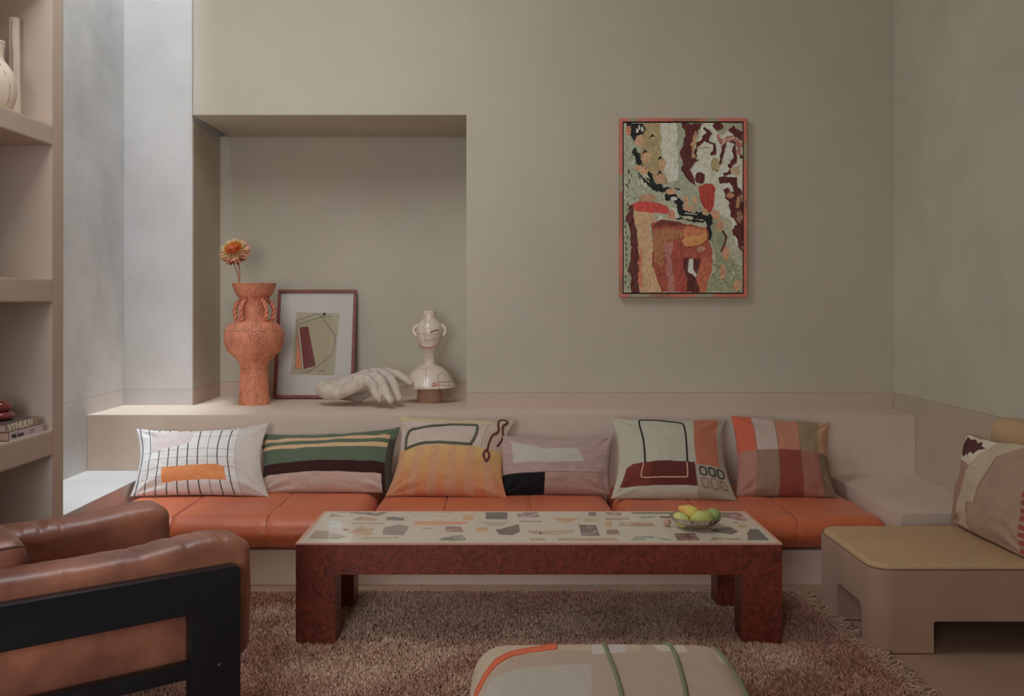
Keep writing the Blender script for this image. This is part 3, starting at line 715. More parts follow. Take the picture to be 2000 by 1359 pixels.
# black line work
cv.poly([(120,98),(235,98),(235,180),(200,195),(170,240),(140,180)], black, wob=14)
cv.line([(170,290),(195,330),(210,380),(260,430),(300,520),(370,550),(400,555)], 34, black, 30, 0.035)
cv.line([(200,440),(250,500),(300,545),(390,570)], 14, black, 14, 0.04); cv.line([(400,600),(450,600),(480,650),(490,700),(560,725),(640,735),(690,750)], 46, black, 24, 0.03)
cv.line([(450,545),(480,550)], 10, black, 3); cv.line([(470,745),(560,760),(640,770)], 16, black, 16, 0.04)
cv.line([(520,712),(600,722)], 7, white, 4); cv.blob(440,612,22,14,white,0.3,3); cv.poly([(420,680),(460,675),(480,745),(410,750)], white, wob=4)
cv.line([(685,740),(690,820),(700,880)], 46, black, 18, 0.03); cv.line([(700,860),(730,930),(728,1010)], 9, black, 8)
cv.blob(425,720,26,34,a_(158,104,80),0.4,7); cv.blob(350,742,14,16,white,0.2,7)
for (x, y) in ((205,130),(225,140),(190,150),(245,520),(225,500)): cv.blob(x, y, 8, 16, white, 0.3, int(x))
for (x, y, rx, ry) in ((130,150,18,34),(205,215,32,36),(250,330,30,36),(205,405,40,20),(235,430,32,18),(360,375,24,38),(350,480,34,34),(420,565,34,22),(655,695,22,28),(728,725,28,34),(760,800,26,32),(800,985,26,44),(775,1110,22,50),(875,1205,28,36),(300,195,12,8),(525,630,18,36),(588,625,16,28),(545,680,40,20)):
    cv.blob(x, y, rx, ry, a_(158,120,84) if x > 150 else a_(150,90,60), 0.35, int(x*3))
for (x, y) in ((290,185),(240,292),(345,335),(345,435)): cv.poly([(x-20, y+20), (x, y-15), (x+22, y+8), (x+5, y+4)], black, wob=4)
rr = random.Random(3)
for i in range(34):
    x = rr.uniform(100, 185) if i % 2 else rr.uniform(100, 260); y = rr.uniform(300, 640); dx, dy = rr.uniform(-22, 22), rr.uniform(12, 30)
    cv.line([(x, y), (x+dx, y+dy)], rr.uniform(4, 8), (black, a_(90,92,62), white)[i % 3], 3, 0.05)
cv.blob(250,610,60,28,a_(140,104,72),0.5,4)
# chair-like figure
cv.poly([(97,640),(150,640),(130,720),(145,900),(150,1252),(97,1252)], a_(124,126,100), wob=10)
for i in range(16):
    y = 650+i*38; cv.blob(118+rr.uniform(-12, 12), y, 6, 12, a_(62,66,50), 0.6, i)
cv.poly([(165,640),(130,660),(120,740),(150,900),(130,1000),(150,1252),(215,1252),(215,1000),(200,900),(175,760)], maroon, wob=12)
cv.poly([(165,700),(300,700),(320,760),(270,800),(290,900),(310,1080),(360,1252),(205,1252),(210,1050),(190,900)], a_(158,126,86), wob=8)
cv.line([(215,960),(210,1060),(215,1220)], 22, a_(158,88,54), 20, 0.04)
cv.poly([(160,640),(190,625),(380,655),(405,680),(395,715),(350,718),(175,690)], red, wob=8)
cv.poly([(285,790),(340,760),(560,790),(665,810),(690,900),(715,980),(690,1100),(655,1252),(355,1252),(300,1080),(295,900)], rust, wob=9)
cv.poly([(290,830),(420,810),(500,830),(490,890),(400,900),(370,1000),(360,1100),(310,1040)], a_(134,84,44), wob=14, ws=0.04)
cv.poly([(300,810),(330,765),(480,775),(530,800),(400,800)], a_(92,38,28), wob=8)
cv.poly([(380,920),(430,900),(425,1050),(460,1252),(400,1252),(390,1080)], a_(140,86,76), wob=10)
cv.poly([(440,900),(500,940),(510,1100),(520,1252),(470,1252),(440,1100)], a_(132,50,36), wob=10)
cv.poly([(530,800),(660,815),(665,860),(500,870),(500,830)], a_(158,86,50), wob=8); cv.poly([(490,900),(520,870),(600,860),(660,850),(675,890),(620,930),(520,935)], orange, wob=6)
cv.poly([(505,940),(690,930),(710,1000),(690,1080),(500,1030)], a_(134,56,38), wob=6)
cv.poly([(505,1020),(625,1020),(620,1100),(600,1150),(620,1252),(530,1252),(535,1160),(510,1080)], maroon, wob=8)
cv.poly([(545,1022),(572,1022),(575,1100),(600,1130),(622,1060),(628,1075),(590,1150),(570,1130),(535,1110)], white, wob=4)
cv.poly([(625,1030),(690,1010),(700,1080),(660,1252),(610,1252),(600,1150)], rust2, wob=8)
cv.blob(625,955,28,18,a_(150,112,80),0.3,5)
cv.poly([(610,530),(640,515),(700,515),(722,545),(718,660),(690,720),(650,680),(625,640)], a_(142,40,26), wob=6); cv.line([(655,560),(665,650)], 8, rust2, 4)
cv.poly([(690,800),(740,760),(800,850),(780,950),(840,1040),(912,1090),(912,1252),(655,1252),(690,1150),(730,1000)], a_(116,118,88), wob=14)
cv.line([(775,835),(800,870),(790,920),(765,970)], 13, maroon, 5)
for (x, y, rx, ry) in ((728,725,28,34),(760,800,26,32),(800,985,26,44),(775,1110,22,50),(875,1205,28,36)): cv.blob(x, y, rx, ry, a_(156,112,78), 0.35, int(x*3))
for i in range(40):
    cv.blob(rr.uniform(700, 905), rr.uniform(1040, 1245), rr.uniform(4, 9), rr.uniform(3, 7), (a_(82,84,50), a_(146,142,116))[i % 2], 0.6, i)
img = cv.img*(1+0.30*fbm(X_, Y_, 0.045, 3, 2)+0.12*fbm(X_, Y_, 0.2, 2, 9))[..., None]
lum = img.mean(-1)
rel = 0.5*fbm(X_, Y_, 0.07, 3, 7)+0.35*vnoise(X_+Y_*0.4, Y_, 0.16, 5)+0.8*(np.abs(np.gradient(lum)[0])+np.abs(np.gradient(lum)[1]))
ptl = P(1210, 231, 5.15); pbr = P(1459, 580, 5.15)
W_, H_ = pbr.x-ptl.x, ptl.z-pbr.z
pt = thing('abstract_painting', 'framed abstract oil painting with thick maroon, rust, green and black paint on the back wall', 'painting', ((ptl.x+pbr.x)/2, 5.185, pbr.z))
fw = 0.0165
xs = np.linspace(-W_/2+fw+0.006, W_/2-fw-0.006, nxp); zs = np.linspace(H_-fw-0.007, fw+0.007, nyp)
XX, ZZ = np.meshgrid(xs, zs); YY = -0.030-0.0042*np.clip(rel, -0.5, 1)
vs = np.stack([XX, YY, ZZ], -1).reshape(-1, 3); idx = np.arange(nxp*nyp).reshape(nyp, nxp)
f = np.stack([idx[:-1, :-1], idx[1:, :-1], idx[1:, 1:], idx[:-1, 1:]], -1).reshape(-1, 4)
M_paint = mat('oil_paint', attr=True, rough=0.45, spec=0.4)
newobj('painted_canvas', mesh_from(vs, f, True, 'canvas', np.clip(img, 0.004, 0.9).reshape(-1, 3)), M_paint, pt)
wc = boxes('canvas_edge', [(-W_/2+fw, W_/2-fw, -0.024, 0.0, fw, H_-fw)], mat('dark_canvas_edge', A(28, 20, 18, 0.36), 0.9), pt)
def frame_bar(name, x0, x1, z0, z1, y0, y1, segs, axis, parent, mm):
    n = 60; vs, fs, cs = [], [], []
    for i in range(n+1):
        q = i/n
        col = segs[0][1]
        for t0, c_ in segs:
            if q >= t0: col = c_
        for (a, b) in ((0, 0), (1, 0), (1, 1), (0, 1)):
            if axis == 'x': vs.append((x0+(x1-x0)*q, y0+(y1-y0)*a, z0+(z1-z0)*b))
            else: vs.append((x0+(x1-x0)*b, y0+(y1-y0)*a, z0+(z1-z0)*q))
            cs.append(col)
    for i in range(n):
        for k in range(4): fs.append((i*4+k, i*4+(k+1) % 4, (i+1)*4+(k+1) % 4, (i+1)*4+k))
    fs.append((0, 1, 2, 3)); fs.append((n*4+3, n*4+2, n*4+1, n*4))
    bm = bmesh.new(); bm.from_mesh(mesh_from(vs, fs, False, name)); bmesh.ops.recalc_face_normals(bm, faces=bm.faces); me = bpy.data.meshes.new(name); bm.to_mesh(me); bm.free()
    set_cols(me, np.array(cs)); return newobj(name, me, mm, parent)
M_fr = mat('painted_frame', attr=True, rough=0.5, var=0.15, vscale=20)
co, ol, br = a_(158, 82, 60), a_(122, 112, 82), a_(128, 82, 56)
frame_bar('frame_bar', -W_/2, W_/2, H_-fw, H_, -0.036, 0.0, [(0, co), (0.07, ol), (0.15, co), (0.42, br), (0.62, co), (0.68, ol), (0.78, co)], 'x', pt, M_fr)
frame_bar('frame_bar', -W_/2, W_/2, 0, fw, -0.036, 0.0, [(0, co), (0.08, ol), (0.25, br), (0.4, co), (0.6, ol), (0.75, co)], 'x', pt, M_fr)
frame_bar('frame_bar', -W_/2, -W_/2+fw, fw, H_-fw, -0.036, 0.0, [(0, br), (0.1, co), (0.35, a_(140, 78, 58)), (0.6, ol), (0.7, co)], 'z', pt, M_fr)
frame_bar('frame_bar', W_/2-fw, W_/2, fw, H_-fw, -0.036, 0.0, [(0, co), (0.2, co), (0.5, br), (0.55, co), (0.78, ol), (0.88, co)], 'z', pt, M_fr)

# ------------------------------------------------------------------ niche objects
LH = 0.632
# terracotta vase
vx, vz = onplane(489, 792, LH); vz += 0.08
sv = F/vz
pv = [(60, 0), (30, 0), (29.5, 6), (27.5, 30), (26.5, 60), (26.5, 74), (30, 84), (40, 94), (50, 104), (55, 116), (57.5, 130), (57, 140), (52, 150), (42, 159), (30, 164), (25.5, 167), (24.5, 176), (24, 196), (27, 205), (33, 213), (38, 222), (41, 232), (42, 236)]
pv = [(r/sv, z/sv) for r, z in pv[1:]]
sp = smooth_profile(pv, 420); n = 300
r_ = np.array([p_[0] for p_ in sp]); z_ = np.array([p_[1] for p_ in sp]); m_ = len(sp)
TH_, ZI = np.meshgrid(np.linspace(0, 2*np.pi, n, endpoint=False), np.arange(m_)); RR = r_[ZI]; ZZ = z_[ZI]
arc = np.concatenate([[0], np.cumsum(np.hypot(np.diff(r_), np.diff(z_)))])[ZI]
cell = 0.048
row = np.floor(arc/(cell*0.62)); dep = np.full(TH_.shape, 9.0)
for dr in (-1, 0, 1):
    rw = row+dr; nr = np.maximum(5, np.round(2*np.pi*np.maximum(RR, 0.05)/cell)); off = (rw % 2)*0.5+0.3*np.sin(rw*5.1)
    cth = (np.round(TH_/(2*np.pi)*nr-off)+off)/nr*2*np.pi
    dx = (TH_-cth)*RR; dy = arc-(rw+0.35)*cell*0.62
    d = np.hypot(dx, dy)+0.0015*np.sin(np.arctan2(dy, dx))
    dep = np.minimum(dep, d)
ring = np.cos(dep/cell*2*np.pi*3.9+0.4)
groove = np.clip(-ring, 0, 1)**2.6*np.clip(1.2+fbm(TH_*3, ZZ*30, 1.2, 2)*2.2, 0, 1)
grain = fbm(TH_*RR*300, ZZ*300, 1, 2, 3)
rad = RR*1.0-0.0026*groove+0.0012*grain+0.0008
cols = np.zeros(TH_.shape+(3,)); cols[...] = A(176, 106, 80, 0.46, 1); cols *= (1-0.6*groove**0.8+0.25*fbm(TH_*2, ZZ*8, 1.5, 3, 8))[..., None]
vs = np.stack([rad*np.cos(TH_), rad*np.sin(TH_), ZZ], -1).reshape(-1, 3).tolist(); cols = cols.reshape(-1, 3).tolist()
idx = np.arange(m_*n).reshape(m_, n); nx = np.roll(idx, -1, 1)
f = np.stack([idx[:-1], nx[:-1], nx[1:], idx[1:]], -1).reshape(-1, 4).tolist()
# inner wall
base_i = len(vs); inn = [(r_[-1]-0.008, z_[-1]), (r_[-1]-0.012, z_[-1]-0.02), (r_[-1]*0.6, z_[-1]-0.08), (r_[-1]*0.5, z_[-1]-0.16), (0.001, z_[-1]-0.17)]
for (a, b) in inn:
    for k in range(n):
        q = 2*math.pi*k/n; vs.append((a*math.cos(q), a*math.sin(q), b)); cols.append(A(120, 60, 42, 0.46))
prev = (m_-1)*n
for i in range(len(inn)):
    cur = base_i+i*n
    for k in range(n): f.append((prev+k, prev+(k+1) % n, cur+(k+1) % n, cur+k))
    prev = cur
f.append(list(reversed(range(n))))
vase = thing('terracotta_vase', 'tall terracotta vase covered in incised scrolls with twisted handles, at the left of the niche', 'vase', (vx, vz, LH), R(14))
M_terra = mat('terracotta', attr=True, rough=0.62, var=0.15, vscale=25, bump=0.25, bscale=120)
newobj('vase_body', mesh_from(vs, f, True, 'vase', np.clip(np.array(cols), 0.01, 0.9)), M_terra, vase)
M_terra2 = mat('terracotta_handle', A(176, 106, 82, 0.46, 1), 0.62, var=0.3, vscale=60, bump=0.3, bscale=150)
for ang in (-130, -52, 5, 80, 165):
    mm = []
    for ph in (0, math.pi):
        pts = []
        for i in range(41):
            q = i/40; z = (163+(205-163)*q+4*math.sin(q*math.pi))/sv
            rr_ = (25+8*abs(math.sin(min(1, q*1.1)*math.pi))**0.7+ (1-q)*8)/sv
            tw = q*math.pi*5+ph
            pts.append((rr_+0.0055*math.cos(tw), 0.0055*math.sin(tw), z))
        mm.append(tube(pts, 0.0085, 8))
    h = newobj('handle', join_mesh(mm), M_terra2, vase); h.rotation_euler = (0, 0, R(ang))
# dried flower
fl = thing('dried_strawflower', 'dried orange and cream strawflower on two thin stems in the terracotta vase', 'flower', (vx-0.03, vz, LH+0.45))
def lp(o, x, y, Z): return P(x, y, Z)-Vector(o.location)
M_stem = mat('dried_stem', A(140, 84, 60, 0.46), 0.8)
newobj('stem', tube(smooth_profile([lp(fl, 470, 580, vz), lp(fl, 468, 556, vz), lp(fl, 464, 535, vz), lp(fl, 456, 515, vz), lp(fl, 452, 505, vz)], 24), 0.0032, 7), M_stem, fl)
newobj('stem', tube(smooth_profile([lp(fl, 470, 580, vz+.01), lp(fl, 467, 556, vz), lp(fl, 468, 535, vz), lp(fl, 466, 518, vz), lp(fl, 461, 508, vz)], 24), 0.0045, 7), M_stem, fl)
hc = lp(fl, 457, 488, vz); HR = 30/sv
tilt = Matrix.Rotation(R(48), 4, 'X') @ Matrix.Rotation(R(-6), 4, 'Y')
M_pet = mat('strawflower_petals', attr=True, rough=0.6)
head = thing_head = newobj('flower_head', None, None, fl)
def petals(rings, name, parent):
    vs, fs, cs = [], [], []
    for (cnt, rad0, ln, wd, elev, c_in, c_tip, z0) in rings:
        for i in range(cnt):
            a = 2*math.pi*(i+rr.uniform(-0.3, 0.3))/cnt+z0*40; e = elev+rr.uniform(-0.22, 0.22); l = ln*rr.uniform(0.8, 1.15)
            er = Vector((math.cos(a), math.sin(a), 0)); et = Vector((-math.sin(a), math.cos(a), 0)); ez = Vector((0, 0, 1))
            d = er*math.cos(e)+ez*math.sin(e); nrm = (ez*math.cos(e)-er*math.sin(e))
            b0 = len(vs); p0 = er*rad0+ez*z0
            for (s, wv, lift) in ((0, 0.5, 0), (0.4, 1.0, -0.06), (0.75, 0.8, -0.03)):
                p_ = p0+d*l*s+nrm*l*lift
                vs += [p_-et*wd*wv/2+nrm*wd*0.12, p_-nrm*wd*0.05, p_+et*wd*wv/2+nrm*wd*0.12]
                c = np.array(c_in)*(1-s)+np.array(c_tip)*s; cs += [c*rr.uniform(0.85, 1.1)]*3
            vs.append(p0+d*l+nrm*l*0.10); cs.append(np.array(c_tip)*0.8)
            for q in (0, 3): fs += [(b0+q, b0+q+1, b0+q+4, b0+q+3), (b0+q+1, b0+q+2, b0+q+5, b0+q+4)]
            fs += [(b0+6, b0+7, b0+9), (b0+7, b0+8, b0+9)]
    me = mesh_from(vs, fs, True, name, np.clip(np.array(cs), 0, 0.88))
    me.transform(Matrix.Translation(hc) @ tilt)
    return newobj(name, me, M_pet, parent)
bpy.data.objects.remove(head)
cr_, og, mr, dk = A(206, 172, 136, 0.6, 1), A(200, 92, 36, 0.5, 1), A(160, 84, 64, 0.5, 1), A(92, 48, 38, 0.46, 1)
o = petals([(34, HR*0.42, HR*0.66, HR*0.17, -0.75, mr, dk, -0.006), (34, HR*0.46, HR*0.62, HR*0.19, -0.42, cr_, mr, -0.004), (32, HR*0.46, HR*0.56, HR*0.21, -0.1, cr_, A(186, 120, 92, 0.55, 1), 0.0), (28, HR*0.42, HR*0.46, HR*0.2, 0.35, cr_, cr_, 0.003)], 'outer_petals', fl)
o['kind'] = 'stuff'
o = petals([(30, HR*0.50, HR*0.26, HR*0.18, 0.7, og, A(206, 150, 84, 0.5, 1), 0.004), (28, HR*0.38, HR*0.26, HR*0.17, 0.75, og, A(206, 116, 50, 0.5, 1), 0.006), (24, HR*0.24, HR*0.26, HR*0.17, 0.8, og, A(206, 106, 44, 0.5, 1), 0.007), (16, HR*0.08, HR*0.28, HR*0.15, 0.9, A(190, 76, 44, 0.5, 1), A(206, 110, 80, 0.5, 1), 0.008)], 'inner_petals', fl)
o['kind'] = 'stuff'
me = lathe([(0.0005, 0), (HR*0.3, -0.001), (HR*0.55, 0.003), (HR*0.50, -0.012), (HR*0.2, -0.03), (0.003, -0.045)], 24); me.transform(Matrix.Translation(hc) @ tilt)
newobj('calyx', me, mat('calyx', mr, 0.8), fl)

# framed print leaning in the niche
bz = onplane(533, 779, LH)[1]; tz = 5.845
BLp = np.array(P(534, 778.5, bz)); TLp = np.array(P(541, 567.5, tz)); TRp = np.array(P(694, 568.5, tz)); BRp = BLp+(TRp-TLp)*1.0
Wd = np.linalg.norm(TRp-TLp); Ht = np.linalg.norm(TLp-BLp); ang = math.asin((TLp[1]-BLp[1])/Ht)
fp = thing('framed_print', 'framed print of a maroon bar on ochre, leaning in the niche beside the terracotta vase', 'picture', (BLp[0]+Wd/2, bz, LH+0.003))
fp.rotation_euler = (-ang, 0, 0)
M_mah = mat('mahogany_frame', A(104, 44, 34, 0.40), 0.4, var=0.3, vscale=18, spec=0.4)
fb = 0.0175
for a in ((-Wd/2, Wd/2, Ht-fb, Ht), (-Wd/2, Wd/2, 0, fb), (-Wd/2, -Wd/2+fb, fb, Ht-fb), (Wd/2-fb, Wd/2, fb, Ht-fb)):
    boxes('frame_bar', [(a[0], a[1], -0.02, 0.0, a[2], a[3])], M_mah, fp, 0.001)
boxes('backing_board', [(-Wd/2+fb*0.7, Wd/2-fb*0.7, -0.004, 0.0, fb*0.7, Ht-fb*0.7)], M_mah, fp)
nx_, ny_ = 220, 300
X_, Y_ = np.meshgrid(np.linspace(60, 935, nx_), np.linspace(85, 1255, ny_)); kq = 0.42
b_ = lambda *c: A(*c, kq)
cv = Canvas(X_, Y_, b_(158, 150, 142))
cv.poly([(250,310),(770,318),(735,1030),(220,1025)], b_(142,132,106)); cv.poly([(268,420),(560,365),(690,360),(650,985),(270,965)], b_(138,126,96))
cv.poly([(270,500),(285,560),(345,960),(275,950)], b_(178,98,58)); cv.poly([(296,482),(402,474),(420,560),(508,910),(500,925),(375,960),(365,940),(300,500)], b_(98,42,38))
cv.line([(280,500),(365,980)], 9, b_(168,160,150)); 
cv.line([(265,520),(262,405),(500,325),(545,345),(660,490),(730,575),(722,700),(690,800),(640,850),(440,990),(360,1000),(290,600),(266,460)], 11, b_(108,92,88), 3)
cv.line([(272,455),(430,400),(540,365),(670,355)], 6, b_(60,56,50)); cv.line([(262,560),(270,955),(350,965),(480,985),(640,982)], 5, b_(70,62,54)); cv.line([(228,978),(330,998),(480,1012),(700,1020)], 4, b_(120,84,60))
cv.blob(586,333,20,18,b_(40,36,44),0.1,1)
XX = (X_-500)/(935-60)*(Wd-2*fb)*1.0; XX = (X_-497.5)/875*(Wd-2*fb); ZZ = Ht-fb-(Y_-85)/1170*(Ht-2*fb)
vs = np.stack([XX, np.full(XX.shape, -0.0055), ZZ], -1).reshape(-1, 3); idx = np.arange(nx_*ny_).reshape(ny_, nx_)
f = np.stack([idx[:-1, :-1], idx[1:, :-1], idx[1:, 1:], idx[:-1, 1:]], -1).reshape(-1, 4)
newobj('print_sheet', mesh_from(vs, f, False, 'print', cv.img.reshape(-1, 3)), mat('print_paper', attr=True, rough=0.8), fp)
gm = bpy.data.materials.new('clear_glass'); gm.use_nodes = True; N = gm.node_tree.nodes; L = gm.node_tree.links
for n_ in list(N):
    if n_.type == 'BSDF_PRINCIPLED': N.remove(n_)
tr = N.new('ShaderNodeBsdfTransparent'); gl = N.new('ShaderNodeBsdfGlossy'); gl.inputs['Roughness'].default_value = 0.02; mx = N.new('ShaderNodeMixShader'); fr_ = N.new('ShaderNodeFresnel'); fr_.inputs[0].default_value = 1.5
L.new(fr_.outputs[0], mx.inputs[0]); L.new(tr.outputs[0], mx.inputs[1]); L.new(gl.outputs[0], mx.inputs[2]); L.new(mx.outputs[0], N['Material Output'].inputs[0])
boxes('glass_pane', [(-Wd/2+fb*0.8, Wd/2-fb*0.8, -0.014, -0.012, fb*0.8, Ht-fb*0.8)], gm, fp)

# stone hand sculpture
def organic(chains, voxel, smooth_it=6):
    bm = bmesh.new()
    for ch in chains:
        for (p0, r0), (p1, r1) in zip(ch[:-1], ch[1:]):
            p0, p1 = Vector(p0), Vector(p1); L_ = (p1-p0).length; n_ = max(2, int(L_/(min(r0, r1)*0.3)))
            for i in range(n_+1):
                q = i/n_; bmesh.ops.create_icosphere(bm, subdivisions=2, radius=r0*(1-q)+r1*q, matrix=Matrix.Translation(p0.lerp(p1, q)))
    me = bpy.data.meshes.new('org'); bm.to_mesh(me); bm.free()
    o = bpy.data.objects.new('org', me); COL.objects.link(o)
    r = o.modifiers.new('r', 'REMESH'); r.mode = 'VOXEL'; r.voxel_size = voxel; r.use_smooth_shade = True
    s = o.modifiers.new('s', 'SMOOTH'); s.factor = 0.5; s.iterations = smooth_it
    out = evaluated(o); bpy.data.objects.remove(o)
    out.polygons.foreach_set('use_smooth', [True]*len(out.polygons)); return out
def hp(x, y, Z, r): return (P(x, y, Z), (r*1.2 if r < 10.5 else r)/355.0)
chains = [
    [hp(633, 768, 5.40, 17), hp(650, 768, 5.38, 19), hp(672, 762, 5.36, 17), hp(695, 752, 5.35, 16), hp(716, 742, 5.36, 14)],
    [hp(638, 772, 5.34, 17), hp(660, 775, 5.30, 15), hp(690, 765, 5.27, 12), hp(718, 752, 5.25, 11)],
    [hp(650, 764, 5.44, 16), hp(690, 752, 5.44, 14), hp(725, 738, 5.45, 12), hp(752, 736, 5.46, 10)],
    [hp(700, 750, 5.32, 13), hp(735, 742, 5.34, 11), hp(748, 740, 5.38, 11)],
    [hp(660, 776, 5.42, 13), hp(680, 780, 5.50, 11), hp(700, 784, 5.52, 8.5), hp(716, 778, 5.50, 6.5)],          # thumb, tucked behind
    [hp(716, 750, 5.25, 9.5), hp(728, 760, 5.22, 8.2), hp(733, 775, 5.20, 6.8), hp(741, 788, 5.20, 5.2)],          # little finger
    [hp(733, 743, 5.30, 10), hp(746, 756, 5.25, 9), hp(754, 775, 5.20, 7.6), hp(763, 791, 5.17, 5.6)],             # ring finger
    [hp(748, 739, 5.36, 10), hp(764, 750, 5.32, 8.8), hp(773, 768, 5.28, 7.4), hp(779, 786, 5.26, 5.8)],           # middle finger
    [hp(757, 736, 5.44, 9.5), hp(777, 740, 5.44, 8.6), hp(791, 748, 5.42, 7.0), hp(802, 756, 5.41, 5.0)],          # index finger
]
me = organic(chains, 0.0042, 5)
M_marble = mat('weathered_stone', A(180, 167, 154, 0.60, 1), 0.6, var=0.22, vscale=22, bump=0.25, bscale=60, detail=8)
zmin = min(v.co.z for v in me.vertices); me.transform(Matrix.Translation((1.0, -5.3, -zmin)))
hs = newobj('hand_sculpture', me, M_marble); hs.location = (-1.0, 5.3, LH)
tag(hs, 'large pale stone sculpture of a resting hand with fingers draped down, on the niche ledge', 'sculpture')

# pale ceramic figure-like vase at the right of the niche
sx_, sz_ = onplane(837, 787, LH); sz_ += 0.07; s2 = F/sz_
prof = [(25.5, 0), (25.5, 3), (24.6, 6), (23.5, 24), (23.2, 26), (44, 27.5), (51, 28.5), (51.5, 31), (50.5, 33), (47, 40), (42, 50), (34, 60), (24, 68), (14, 71.5), (11.5, 74), (11, 82), (11, 95), (12.5, 100), (17, 104), (19.5, 107), (20.5, 109), (20.5, 111), (22.5, 118), (25.2, 128), (26, 138), (25, 146), (21, 154), (15, 160), (13, 163), (12.6, 170), (13.3, 178)]
prof = [(a/s2, b/s2) for a, b in prof]
M_cer = mat('cream_glaze', A(168, 150, 136, 0.42), 0.28, var=0.08, vscale=12, coat=0.3)
M_cer2 = mat('bare_tan_clay', A(134, 100, 76, 0.42), 0.8, var=0.15, vscale=20)
tv = thing('ceramic_totem', 'cream glazed ceramic jar on a domed skirt, at the right of the niche', 'sculpture', (sx_, sz_, LH))
newobj('foot', lathe(prof[:5], 48, closed_top=True), M_cer2, tv)
newobj('domed_skirt', lathe(prof[4:15], 64, closed_top=True), M_cer, tv)
newobj('column', lathe([(p_[0], p_[1]) for p_ in prof[13:20]], 40), M_cer, tv)
newobj('jar', lathe(smooth_profile(prof[19:], 50)+[(11.5/s2, 178/s2), (11/s2, 170/s2), (0.001, 168/s2)], 48), M_cer, tv)
for sg in (-1, 1):
    pts = [(sg*(22+9*math.sin(q))/s2, 0, (139+10*math.cos(q))/s2) for q in np.linspace(0, math.pi, 14)]
    newobj('ear_handle', tube(pts, 0.011, 8), M_cer, tv)
M_pen = mat('red_brown_glaze_line', A(128, 62, 54, 0.42), 0.5)
M_pen2 = mat('grey_glaze_line', A(118, 100, 92, 0.42), 0.5)
pr_z = np.array([p_[1] for p_ in prof]); pr_r = np.array([p_[0] for p_ in prof])
def glaze(pts, r, m, ox=837, par=tv, zz=None, cx=None):
    out = []
    for (x, y) in pts:
        z = max(0.005, (787-y)/s2-0.0)
        rr_ = float(np.interp(z, pr_z[5:], pr_r[5:])); dx = (x-ox)/s2; dx = max(-rr_*0.97, min(rr_*0.97, dx))
        out.append((dx, -math.sqrt(max(1e-6, rr_*rr_-dx*dx))-0.0004, z))
    newobj('glaze_line', tube(out, r, 5), m, par)
def c7(pts): return [(780+x/6.793, 600+y/6.8) for x, y in pts]
def dens(pts, k=12):
    out = []
    for a, b in zip(pts[:-1], pts[1:]):
        for i in range(k): out.append((a[0]+(b[0]-a[0])*i/k, a[1]+(b[1]-a[1])*i/k))
    return out+[pts[-1]]
glaze(dens(c7([(245, 512), (300, 538), (360, 546), (430, 540), (495, 515)])), 0.0026, M_pen)
glaze(dens(c7([(410, 345), (470, 318), (515, 316)])), 0.0032, mat('dark_brown_glaze', A(84, 48, 40, 0.42), 0.5))
glaze(dens(c7([(195, 362), (330, 362), (400, 378), (520, 358)])), 0.0014, M_pen2); glaze(dens(c7([(325, 110), (345, 200), (325, 260), (330, 360), (345, 460), (500, 420)])), 0.0014, M_pen2)
glaze(dens(c7([(260, 812), (360, 820), (360, 880), (370, 1040)])), 0.0013, M_pen); glaze(dens(c7([(570, 880), (510, 900), (530, 1030), (545, 1085)])), 0.0013, M_pen)
glaze(dens(c7([(170, 1045), (280, 1055), (370, 1045)])), 0.0014, M_pen2); glaze(dens(c7([(450, 1000), (520, 990), (680, 990)])), 0.0015, M_pen); glaze(dens(c7([(450, 1045), (520, 1025), (680, 1040)])), 0.0015, M_pen)
glaze(dens(c7([(445, 1030), (450, 1000), (500, 1010), (450, 1035), (520, 1020)])), 0.0022, mat('pink_glaze', A(170, 90, 84, 0.42), 0.5))
for x in (352, 375, 398): glaze(dens(c7([(x, 610), (x+3, 680), (x, 745)])), 0.0012, M_pen2)

# ------------------------------------------------------------------ things on the shelves
def standing(name, prof, x, y, z, m, n=40): 
    o = newobj(name, lathe(smooth_profile(prof, 60), n), m); o.location = (x, y, z); return o
M_vase = mat('cream_bisque', A(140, 124, 108, 0.34), 0.6, var=0.08, vscale=14)
M_line = mat('brown_drawn_line', A(86, 66, 54, 0.34), 0.8)
tvx = thing('tall_vase', 'tall narrow cream vase with a thin drawn line, on the top shelf', 'vase', (-1.895, 3.74, 1.887), R(0))
pr = [(0.0235, 0), (0.024, 0.01), (0.0245, 0.1), (0.022, 0.16), (0.022, 0.25), (0.0205, 0.32), (0.0205, 0.385), (0.021, 0.40), (0.017, 0.40), (0.016, 0.35), (0.001, 0.34)]
newobj('vase_body', lathe(smooth_profile(pr, 60), 32), M_vase, tvx)
newobj('drawn_line', tube([(math.sin(a)*0.0243*k_, -math.cos(a)*0.0243*k_, z) for a, k_, z in ((0.15, .84, 0.39), (0.05, .86, 0.33), (0.2, .92, 0.27), (0.25, .93, 0.2), (0.1, .95, 0.15), (-0.1, 1.0, 0.1), (-0.35, 1.0, 0.04), (-0.4, 1.0, 0.01))], 0.0012, 5), M_line, tvx)
tvx = thing('round_vase', 'round-bodied cream vase with a narrow neck, at the left edge of the top shelf', 'vase', (-1.878, 3.58, 1.887))
pr = [(0.035, 0), (0.045, 0.01), (0.062, 0.05), (0.068, 0.10), (0.060, 0.15), (0.040, 0.185), (0.026, 0.205), (0.024, 0.23), (0.029, 0.262), (0.031, 0.27), (0.026, 0.27), (0.020, 0.23), (0.001, 0.22)]
newobj('vase_body', lathe(smooth_profile(pr, 70), 40), M_vase, tvx)
